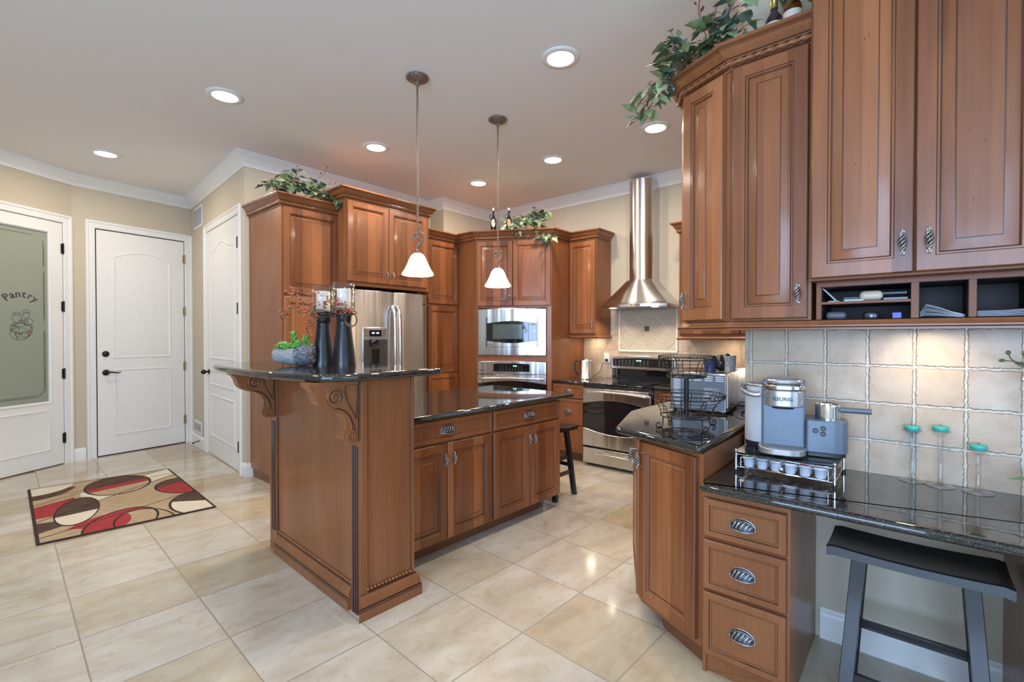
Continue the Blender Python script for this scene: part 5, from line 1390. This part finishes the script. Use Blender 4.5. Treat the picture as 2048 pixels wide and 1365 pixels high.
colA = t.ramp(n1_, [(.35, (.22, .22, .23)), (.6, (.50, .49, .47))]); colB = t.ramp(n2_, [(.46, (.03, .033, .05)), (.54, (.26, .27, .31)), (.64, (.60, .60, .62))])
t.set(Base_Color=t.mix(endf, colA, colB), Roughness=.85); t.bump(n2_, .9, .006)
mb.build('pot', t.m, pl)
def succ(x, y, H_, r, n, tall):
    mb = MB()
    if n == 0:
        mb.tube(smooth([(x, y, .06), (x+.004, y, .06+H_*.5), (x+tall, y, .06+H_)]), .010, 0, 8)
        for k in range(34):
            t_ = k/34; a = k*2.4; z = .065+H_*t_; rr2 = .016*(1-.25*t_)
            mb.sphere((x+tall*t_*t_+rr2*math.cos(a), y+rr2*math.sin(a), z), .0085, 0, 6, 4, (1, 1, .8))
        mb.sphere((x+tall, y, .06+H_), .014, 0, 8, 5)
    else:
        for k in range(n):
            a = k*2.4; q = (k+1)/n; d = Vector((math.cos(a)*q, math.sin(a)*q, 1.15-q*.75)).normalized(); 
            leaf(mb, Vector((x, y, .09)), d, (-d.x, -d.y, 1.2), r*(.6+.5*q), r*.42, 0, .3)
            mb.sphere(Vector((x, y, .092))+d*r*.55, .009*r/.05, 0, 6, 4, (1, 1, 1))
    return mb.build('succulent', SUCC, pl)
succ(-.06, -.005, .02, .070, 26, 0); succ(.075, .02, .02, .06, 24, 0); succ(-.012, -.02, .02, .06, 22, 0); succ(.0, .01, .13, 0, 0, -.010); succ(.045, .0, .112, 0, 0, .028); succ(.03, -.03, .078, 0, 0, .004); succ(-.03, -.035, .066, 0, 0, 0)

# ================================================================= KETTLE, OUTLET
kt = thing('electric_kettle', 'brushed steel electric kettle with black handle left of the range', 'kettle', (4.60, 2.86, .8725), -.86)
mb = MB(); mb.lathe([(.075, 0), (.078, .006), (.074, .016), (.070, .02), (.064, .20), (.060, .212), (.03, .222), (.004, .224)], n=32); mb.build('body', STEEL, kt)
mb = MB(); mb.tube(smooth([(-.058, 0, .205), (-.095, 0, .208), (-.115, 0, .17), (-.110, 0, .10), (-.088, 0, .06), (-.07, 0, .055)]), .010, 0, 10, squash=(1, 1.3, 1)); mb.build('handle', BLACKM, kt)
mb = MB(); mb.prism([(.05, -.018), (.085, -.006), (.085, .006), (.05, .018)], .175, .212); mb.build('spout', STEEL, kt, bevel=.003)
ol = thing('power_outlet', 'white wall outlet with a black plug, beside the range backguard', 'outlet', (4.988, 2.80, 1.10), -PI/2)
mb = MB(); mb.box(-.035, .035, -.006, 0, -.058, .058); mb.build('cover_plate', WHITEP, ol, bevel=.002)
mb = MB(); mb.box(-.014, .014, -.009, -.0055, .010, .040); mb.box(-.014, .014, -.009, -.0055, -.040, -.010); mb.build('socket', WHITEP, ol, bevel=.001)
mb = MB(); mb.box(-.010, .022, -.032, -.009, -.040, -.012); mb.tube(smooth([(.0, -.03, -.035), (-.03, -.05, -.07), (-.045, -.06, -.14), (-.085, -.10, -.20), (-.10, -.22, -.222)]), .003, 0, 6)
adopt(mb.build('power_cord', BLACKM, loc=(4.988, 2.80, 1.10), rz=-PI/2), kt)

# ================================================================= TOASTER OVEN AND THINGS BEHIND IT
TA = Vector((2.778, 1.131)); TB = Vector((2.812, .822)); Td = TB-TA; TW = Td.length; TAN = math.atan2(Td.y, Td.x)
to = thing('toaster_oven', 'silver metal toaster oven seen from its vented side on the taller counter', 'toaster oven', (TA.x, TA.y, .9125), TAN)
TM = simple('toaster_side_metal', (.15, .17, .19), .4, .3); TTOP = steel('toaster_top', 'x', (.60, .56, .52), .25)
mb = MB(); mb.box(0, TW, 0, .40, .012, .235); mb.build('body', [TTOP], to, bevel=.004)
mb = MB(); mb.box(.006, TW-.006, -.002, .004, .018, .222); sd = mb.build('side_panel', TM, to, bevel=.001)
LV = simple('louvre_light', (.60, .63, .70), .3, .5)
mb = MB()
for k in range(22): mb.box(.020, .062, -.005, -.001, .040+.0080*k, .0445+.0080*k)
for c_ in range(4):
    for k in range(3): mb.box(.075+.060*c_, .120+.060*c_, -.005, -.001, .186+.011*k, .192+.011*k)
for k in range(12): mb.box(.19, .275, -.0035, -.001, .055+.008*k, .0575+.008*k)
mb.build('louvres', LV, sd, bevel=.001)
mb = MB()
for k in range(20): mb.box(TW-.001, TW+.003, .03, .075, .035+.0090*k, .040+.0090*k)
mb.build('louvres', LV, to)
for x, y in ((.02, .03), (TW-.02, .03), (.02, .37), (TW-.02, .37)):
    mb = MB(); mb.lathe([(.012, 0), (.012, .013)], (x, y, 0), 10); mb.build('foot', BLACKM, to)
# utensil pots and bits on top of toaster oven
def tl(x, y): c, s = math.cos(TAN), math.sin(TAN); return (TA.x+x*c-y*s, TA.y+x*s+y*c)
zt = .9125+.236
x, y = tl(.20, .12); mb = MB(); mb.lathe([(.032, 0), (.036, .06), (.038, .075), (.03, .074)], n=20); tag(mb.build('mug', simple('cobalt_mug', (.03, .05, .16), .3), loc=(x, y, zt)), 'small dark blue cup on top of the toaster oven', 'cup')
x, y = tl(.255, .16); mb = MB(); mb.sphere((0, 0, .05), .052, 0, 18, 10, (1.05, .9, .95)); mb.sphere((.01, -.03, .075), .03, 0, 12, 8); tag(mb.build('black_bag', simple('crumpled_black', (.02, .02, .022), .22, bumpscale=40, bumpstr=.7), loc=(x, y, zt)), 'glossy black crumpled bag on top of the toaster oven', 'bag')
x, y = tl(.325-.02, .14); mb = MB(); mb.lathe([(.030, 0), (.034, .09), (.036, .095), (.0, .092)], n=20); tag(mb.build('canister', simple('speckled_grey', (.35, .35, .33), .4, bumpscale=120, bumpstr=.5, var=.5), loc=(x, y, zt)), 'speckled grey canister at the right on top of the toaster oven', 'canister')
# white rice cooker partly behind the coffee maker
rc_ = thing('rice_cooker', 'rounded white countertop cooker half hidden behind the coffee maker', 'cooker', (3.37, .86, .9125), -.3)
mb = MB(); mb.lathe([(.10, 0), (.125, .01), (.135, .06), (.135, .16), (.12, .20), (.08, .225), (.02, .235), (.002, .235)], n=32); mb.build('body', WHITEP, rc_)
mb = MB(); mb.tube(smooth([(-.10, -.07, .19), (-.12, -.09, .24), (-.04, -.13, .29), (.06, -.12, .26), (.09, -.08, .20)]), .005, 0, 8); mb.build('handle', BLACKM, rc_)
mb = MB(); mb.tube(smooth([(2.97, .84, .93), (3.05, .80, .965), (3.02, .74, .935), (2.9, .72, .93), (2.95, .78, .92), (3.1, .74, .92), (3.2, .72, .99), (3.22, .70, 1.06)], 6), .0035, 0, 6); mb.sphere((2.97, .84, .93), .014, 1, 8, 5)
adopt(mb.build('power_cord', [BLACKM, BLACKG]), to)

# ================================================================= TWO-TIER WIRE BASKET STAND
bx, by = 2.158, .803
wb = thing('wire_basket_stand', 'two-tier black wire basket stand with scrolled feet on the taller counter', 'basket', (bx, by, .9125), 0)
def ringp(r, z, n=36, wob=0, c=0): return [(r*math.cos(2*PI*i/n)*1, r*math.sin(2*PI*i/n), z+wob*math.sin(c*2*PI*i/n)) for i in range(n)]
mb = MB(); mb.cyl((0, 0, .085), (0, 0, .262), .0105, 0, 12); mb.build('post', BLACKW, wb)
def basket(z0, z1, r0, r1, nm):
    mb = MB(); mb.tube(ringp(r0, z0), .0028, 0, 6, closed=True); mb.tube(ringp(r1, z1), .0024, 0, 6, closed=True); mb.tube(ringp(r1+.004, z1+.016), .0018, 0, 6, closed=True)
    for k in range(1, 5): # thin rings on the side
        t_ = k/5; r = r0+(r1-r0)*(t_**2.0); mb.tube(ringp(r, z0+(z1-z0)*t_), .0011, 0, 4, closed=True)
    for k in range(10):
        a = 2*PI*k/10+.2; P_ = [((r0+(r1-r0)*(t_**2.2))*math.cos(a), (r0+(r1-r0)*(t_**2.2))*math.sin(a), z0+(z1-z0)*t_) for t_ in [i/8 for i in range(9)]]
        mb.tube(P_, .0018, 0, 6)
    # looped rim
    N = 46; mb.tube([((r1+.004+.003*math.cos(2*PI*i/6))*math.cos(2*PI*i/(N*6)), (r1+.004+.003*math.cos(2*PI*i/6))*math.sin(2*PI*i/(N*6)), z1+.008+.010*math.sin(2*PI*i/6)) for i in range(N*6)], .0011, 0, 4, closed=True)
    # floor of spirals
    for k in range(5):
        a = 2*PI*k/5; c = (r0*.56*math.cos(a), r0*.56*math.sin(a)); mb.tube([(c[0]+(.36*r0*(1-i/40))*math.cos(a+PI+i*.35), c[1]+(.36*r0*(1-i/40))*math.sin(a+PI+i*.35), z0) for i in range(36)], .0014, 0, 4)
    for rr3 in (.3, .62): mb.tube(ringp(r0*rr3, z0), .0013, 0, 4, closed=True)
    return mb.build(nm, BLACKW, wb)
basket(.083, .168, .112, .158, 'lower_basket'); basket(.262, .340, .085, .118, 'upper_basket')
for k in range(4):
    a = PI/4+PI/2*k+.15
    S_ = [(.112, .083), (.118, .075), (.120, .05), (.128, .035), (.142, .032), (.152, .045), (.146, .058), (.135, .054), (.137, .046)]
    S2_ = [(.112, .006), (.116, .010), (.119, .026), (.130, .038), (.144, .034), (.150, .022), (.143, .012), (.134, .017), (.138, .024)]
    mb = MB()
    for S in (S_, S2_): mb.tube([(r*math.cos(a), r*math.sin(a), z) for r, z in smooth(S, 4)], .0028, 0, 6)
    mb.build('leg', BLACKW, wb)
mb = MB(); mb.tube(ringp(.112, .0045), .0026, 0, 6, closed=True); mb.tube(ringp(.07, .0035), .0016, 0, 5, closed=True)
for k in range(5):
    a = 2*PI*k/5+.3; c = (.07*math.cos(a), .07*math.sin(a)); mb.tube([(c[0]+.032*math.cos(2*PI*i/16), c[1]+.032*math.sin(2*PI*i/16), .004) for i in range(16)], .0016, 0, 4, closed=True)
mb.build('base_ring', BLACKW, wb)

# ================================================================= POD RACK, PODS, COFFEE MAKER
RKX, RKY, RKW, RKD = 2.165, .592, .352, .285   # front-left corner; extends right (toward -y) and back (+x)
rk = thing('pod_drawer_rack', 'chrome wire drawer rack with tinted glass top under the coffee maker', 'rack', (RKX, RKY, .778), -PI/2)
mb = MB()
for x in (0, RKW):
    for y in (0, RKD):
        mb.cyl((x, y, .012), (x, y, .088), .0052, 0, 10); mb.lathe([(.008, 0), (.0085, .012)], (x, y, .0005), 12, 1); mb.sphere((x, y, .092), .007, 0, 8, 5)
for z in (.022, .076):
    mb.tube([(0, 0, z), (RKW, 0, z), (RKW, RKD, z), (0, RKD, z)], .0026, 0, 6, closed=True)
mb.build('frame', [CHROME, BLACKM], rk)
mb = MB(); mb.box(-.008, RKW+.008, -.008, RKD+.008, .083, .087); mb.build('glass_top', SMOKE, rk, bevel=.001)
mb = MB()
mb.tube([(.02, -.004, .026), (RKW-.02, -.004, .026), (RKW-.02, .20, .026), (.02, .20, .026)], .002, 0, 6, closed=True)
mb.tube([(.02, -.004, .064), (RKW-.02, -.004, .064), (RKW-.02, .20, .064), (.02, .20, .064)], .002, 0, 6, closed=True)
for i in range(7): x = .02+(RKW-.04)*i/6; mb.cyl((x, -.004, .026), (x, .20, .026), .0012, 0, 5)
for x in (.02, RKW-.02): mb.cyl((x, -.004, .026), (x, -.004, .064), .002, 0, 6)
dw = mb.build('drawer', CHROME, rk)
mb = MB(); mb.cyl((RKW/2, -.004, .045), (RKW/2, -.018, .045), .003, 0, 8); mb.sphere((RKW/2, -.022, .045), .009, 0, 10, 6); mb.build('knob', CHROME, dw)
podc = [(.25, .42, .12), (.30, .32, .30), (.32, .34, .33), (.10, .25, .16), (.50, .10, .16), (.45, .47, .50)]
pn = ['lime green', 'grey', 'pale grey', 'dark green', 'red and white', 'silver']
k = 0
for row in range(2):
    for i in range(6):
        x = .047+.0515*i; y = .018+.052*row
        lx, ly = RKX+y, RKY-x
        mb = MB(); mb.lathe([(.017, 0), (.0185, .002), (.0225, .038), (.0255, .0395), (.0255, .0415), (.0245, .042)], n=20, cap1=False); mb.lathe([(.001, .0422), (.0245, .0420)], n=20, m=1, cap0=False, cap1=False)
        lid = simple('pod_lid_%d' % (k % 6), podc[(i+row) % 6], .4)
        o = mb.build('coffee_pod', [PODW, lid], loc=(lx, ly, .8055))
        if row == 0: tag(o, 'white coffee pod with %s lid, front row of the rack drawer%s' % (pn[i], ', number %d from left' % (i+1) if False else ''), 'coffee pod', 'coffee pods in the drawer')
        else: tag(o, 'coffee pod in the back row of the rack drawer, behind the front pods', 'coffee pod', 'back row coffee pods')
        k += 1
# coffee maker
KM = thing('coffee_maker', 'slate grey single-serve coffee maker with milk frother and clear reservoir', 'coffee maker', (2.180, .562, .8655), -PI/2+.17)
def rbox(x0, x1, y0, y1, r, seg=6): return round_poly([(x0, y0), (x1, y0), (x1, y1), (x0, y1)], [r if not isinstance(r, (list, tuple)) else r[i] for i in range(4)] if not isinstance(r, (list, tuple)) else list(r), seg)
mb = MB(); mb.prism(rbox(.060, .222, .055, .24, [.012, .012, .03, .03]), .012, .300); mb.build('tower', GREYP, KM, bevel=.004)
mb = MB(); mb.prism(rbox(.070, .215, .0, .16, [.062, .062, .02, .02], 10), .20, .268); hdm = mb.build('brew_head', SILVP, KM, bevel=.004)
tx = MB(); 
Mk = face_M(.1405, -.0012, .2265); text_into(tx, 'KEURIG', .0205, Mk, 0, .0006, bold=.0006); tx.build('lettering', BLACKM, hdm)
mb = MB(); mb.prism(rbox(.064, .221, -.004, .17, [.066, .066, .02, .02], 10), .268, .292); mb.build('handle_band', steel('km_band', 'x', (.62, .61, .58), .2), KM, bevel=.006, seg=3)
mb = MB(); mb.prism(rbox(.074, .212, .004, .17, [.06, .06, .03, .03], 10), .292, .318); mb.build('lid', SILVP, KM, bevel=.012, seg=3)
mb = MB(); mb.lathe([(.045, 0), (.048, .012)], (.1405, .075, .188), 24); mb.build('spout', BLACKM, KM)
mb = MB(); mb.box(.2085, .2125, .054, .0555, .20, .29); mb.build('seam', BLACKM, KM)
mb = MB(); mb.prism(rbox(.050, .225, -.035, .10, [.07, .07, .005, .005], 10), .006, .032); tr = mb.build('drip_tray', SILVP, KM, bevel=.005, seg=3)
mb = MB(); mb.prism(rbox(.060, .215, -.025, .095, [.064, .064, .005, .005], 10), .0325, .034); mb.build('tray_grille', simple('perforated_grey', (.28, .29, .30), .4, .8, bumpscale=300, bumpstr=1), tr)
mb = MB(); mb.prism(rbox(.222, .370, .045, .20, [.012, .06, .06, .012], 10), .018, .150); fb = mb.build('frother_base', GREYP, KM, bevel=.004, seg=3)
mb = MB(); mb.prism(rbox(.224, .364, .05, .195, [.012, .056, .056, .012], 10), .002, .0185); mb.build('frother_foot', BLACKM, KM, bevel=.002)
for q, (px_, pz) in enumerate(((.256, .108), (.282, .119), (.282, .097))):
    mb = MB(); mb.lathe([(.0105, 0), (.0105, .0015)], (0, 0, 0), 20, M=Matrix.Translation((px_, .0445, pz)) @ Matrix.Rotation(PI/2, 4, 'X')); mb.box(px_-.005, px_+.005, .0426, .0432, pz-.0015, pz+.0015, 1); mb.build('button', [BLACKM, GREYP], fb)
fc = MB(); fc.lathe([(.044, 0), (.045, .055), (.046, .062), (.0445, .064), (.043, .058), (.042, .01), (.002, .008)], (.300, .12, .148), 32, cap1=False); cup = fc.build('frother_cup', CHROME, KM)
mb = MB(); mb.cyl((.346, .12, .190), (.445, .10, .192), .0115, 0, 14); mb.build('handle', GREYP, cup)
mb = MB(); mb.lathe([(.066, .02), (.068, .03), (.068, .268), (.066, .27)], (.058, .155, 0), 32, sy=1.0, cap1=True); rs = mb.build('water_reservoir', RESERV, KM)
mb = MB(); mb.lathe([(.064, .270), (.068, .274), (.066, .284), (.01, .288)], (.058, .155, 0), 32); mb.tube(smooth([(-.010, .155, .262), (-.020, .11, .268), (-.008, .07, .250), (.03, .06, .24), (.055, .06, .243)], 6), .009, 0, 10, squash=(1, 1, 1.3)); mb.build('lid', SILVP, rs)
mb = MB(); mb.lathe([(.06, 0), (.068, .01), (.069, .03)], (.058, .155, 0), 32); mb.build('reservoir_base', BLACKM, KM)

# ================================================================= GLASS CANDLESTICKS, ORCHID
def stick(x, y, h, label, cl):
    o = thing('glass_candlestick', label, 'candlestick', (x, y, .7785))
    mb = MB(); mb.lathe([(.0005, .0008), (.043, .0008), (.045, .0018), (.042, .0030), (.014, .006), (.0085, .014), (.0075, h*.5), (.0085, h-.050), (.013, h-.040), (.020, h-.032), (.030, h-.024), (.031, h-.021), (.0275, h-.0215), (.020, h-.026), (.0005, h-.0265)], n=32, cap0=True, cap1=True)
    mb.build('stem', GLASS, o)
    mb = MB(); mb.lathe([(.016, 0), (.0235, .004), (.0255, .020), (.0235, .0215), (.002, .0205)], n=28); mb.cyl((0, 0, .020), (0, 0, .030), .0009, 1, 5)
    tag(mb.build('small_candle', [TEAL, BLACKM], loc=(x, y, .7785+h-.0258)), cl, 'candle')
stick(2.485, .018, .225, 'tall clear glass candlestick nearest the coffee maker', 'teal candle on the leftmost glass candlestick')
stick(2.465, -.066, .236, 'tallest clear glass candlestick, middle of the three', 'teal candle on the middle, tallest glass candlestick')
stick(2.455, -.170, .182, 'shortest clear glass candlestick at the right end of the three', 'teal candle on the shortest, rightmost glass candlestick')
oc_ = thing('orchid_plant', 'white orchid with green buds and broad leaves cut off by the right edge', 'plant', (2.33, -.36, .7785))
def W2(px_, py_, X=2.33): return None
mb = MB(); mb.lathe([(.05, 0), (.055, .01), (.065, .11), (.068, .12), (.06, .12), (.055, .10)], n=28); mb.build('pot', WHITEP, oc_)
mb = MB(); mb.tube(smooth([(0, 0, .10), (.01, -.02, .25), (.0, 0, .40), (.01, .05, .475), (0, .095, .485)], 6), .003, 0, 6)
mb.tube(smooth([(0, .088, .485), (0, .118, .498), (0, .128, .520)]), .0018, 0, 5); mb.tube([(0, .112, .494), (0, .140, .497)], .0016, 0, 5); mb.tube([(0, .085, .49), (0, .088, .515)], .0016, 0, 5); mb.build('stem', STEM, oc_)
mb = MB(); mb.sphere((0, .129, .524), .0075, 0, 10, 6); mb.sphere((0, .144, .497), .0085, 0, 10, 6, (1, 1.1, .7)); mb.sphere((0, .088, .522), .0105, 0, 10, 6); mb.sphere((0, .03, .51), .012, 0, 10, 6); mb.build('bud', GREEN, oc_)
mb = MB(); ORCL = simple('orchid_leaf', (.10, .20, .10), .35)
for q in (((0, .075, .478), (0, 1, .35), (-1, 0, .2), .042, .022, 0, .1), ((.01, .0, .09), (-.1, .95, .22), (-.2, 0, 1), .125, .05, 1, .2), ((0, 0, .12), (-.8, .3, .25), (0, 0, 1), .12, .05, 1, .2), ((0, 0, .12), (.2, -.9, .3), (0, 0, 1), .18, .06, 1, .2), ((0, .02, .30), (0, .5, 1), (-1, 0, 0), .10, .035, 2, .1)):
    mb = MB(); leaf(mb, Vector(q[0]), *q[1:]); mb.build('leaf', [GREEN, ORCL, GREEN2], oc_)
mb = MB()
for a in (200, 235, 300, 20, 100): 
    d = Vector((-.25, -math.cos(math.radians(a)), math.sin(math.radians(a)))); leaf(mb, Vector((-.01, .045, .455)), d, (-1, 0, .1), .055, .034, 0, .12)
mb.sphere((-.016, .045, .455), .006, 1, 8, 5); mb.build('flower', [PETAL, DRED], oc_)

# ================================================================= SADDLE STOOLS
def stool(x, y, rz, label):
    o = thing('saddle_stool', label, 'stool', (x, y, 0), rz)   # local x along the long seat axis, y the short one
    W, D, H, T = .236, .118, .610, .036
    mb = MB(); n = 20; vs = []
    prof = [(-D, -T), (-D, -.004), (-D+.006, 0), (-D*.5, -.006), (0, -.008), (D*.5, -.006), (D-.006, 0), (D, -.004), (D, -T)]
    for i in range(n+1):
        t_ = -1+2*i/n; zt_ = H-.006*(1-t_*t_)+.004*t_*t_-(.007 if abs(t_) > .97 else 0)
        for yy, zz in prof:
            vs.append((W*t_, yy, (zt_+zz) if zz > -T else zt_-T+.006*(1-t_*t_)))
    q = len(prof); fs = [(i*q+j, i*q+(j+1) % q, (i+1)*q+(j+1) % q, (i+1)*q+j) for i in range(n) for j in range(q)]+[tuple(reversed(range(q))), tuple(range(n*q, n*q+q))]
    mb.add(vs, fs, 0, True); st_ = mb.build('seat', BLACKWD, o); st_.data.set_sharp_from_angle(angle=.6)
    wear = simple('bare_wood_edge', (.30, .10, .04), .5)
    lg = []
    for sx in (-1, 1):
        for sy in (-1, 1):
            top = Vector((sx*.145, sy*.070, H-.045)); bot = Vector((sx*.185, sy*.135, 0))
            mb = MB(); hw, hd2 = .021, .0155; vs = []
            for p in (bot, top):
                for a, b in ((-1, -1), (1, -1), (1, 1), (-1, 1)): vs.append((p.x+a*hw, p.y+b*hd2, p.z))
            mb.add(vs, [(3, 2, 1, 0), (4, 5, 6, 7), (0, 1, 5, 4), (1, 2, 6, 5), (2, 3, 7, 6), (3, 0, 4, 7)]); mb.build('leg', BLACKWD, o, bevel=.002)
    def lp(sx, sy, z): t_ = z/(H-.045); return Vector((sx*(.185-.04*t_), sy*(.135-.065*t_), z))
    for (a, b, z) in (((-1, -1), (1, -1), .165), ((-1, 1), (1, 1), .255), ((-1, -1), (-1, 1), .20), ((1, -1), (1, 1), .20), ((-1, -1), (-1, 1), .33), ((1, -1), (1, 1), .33)):
        p, q_ = lp(*a, z), lp(*b, z); d = (q_-p).normalized(); s = Vector((-d.y, d.x, 0))*.009; vs = []
        for e in (p, q_):
            for u_, w_ in ((-1, -1), (1, -1), (1, 1), (-1, 1)): vs.append(e+s*u_+Vector((0, 0, w_*.015)))
        mb = MB(); mb.add(vs, [(3, 2, 1, 0), (4, 5, 6, 7), (0, 1, 5, 4), (1, 2, 6, 5), (2, 3, 7, 6), (3, 0, 4, 7)]); mb.build('stretcher', BLACKWD, o, bevel=.0015)
    return o
stool(2.145, .012, -PI/2, 'black saddle-seat stool tucked under the granite desk top')
stool(3.305, 2.43, -PI/2+IA, 'black saddle-seat stool at the far end of the island, mostly hidden')
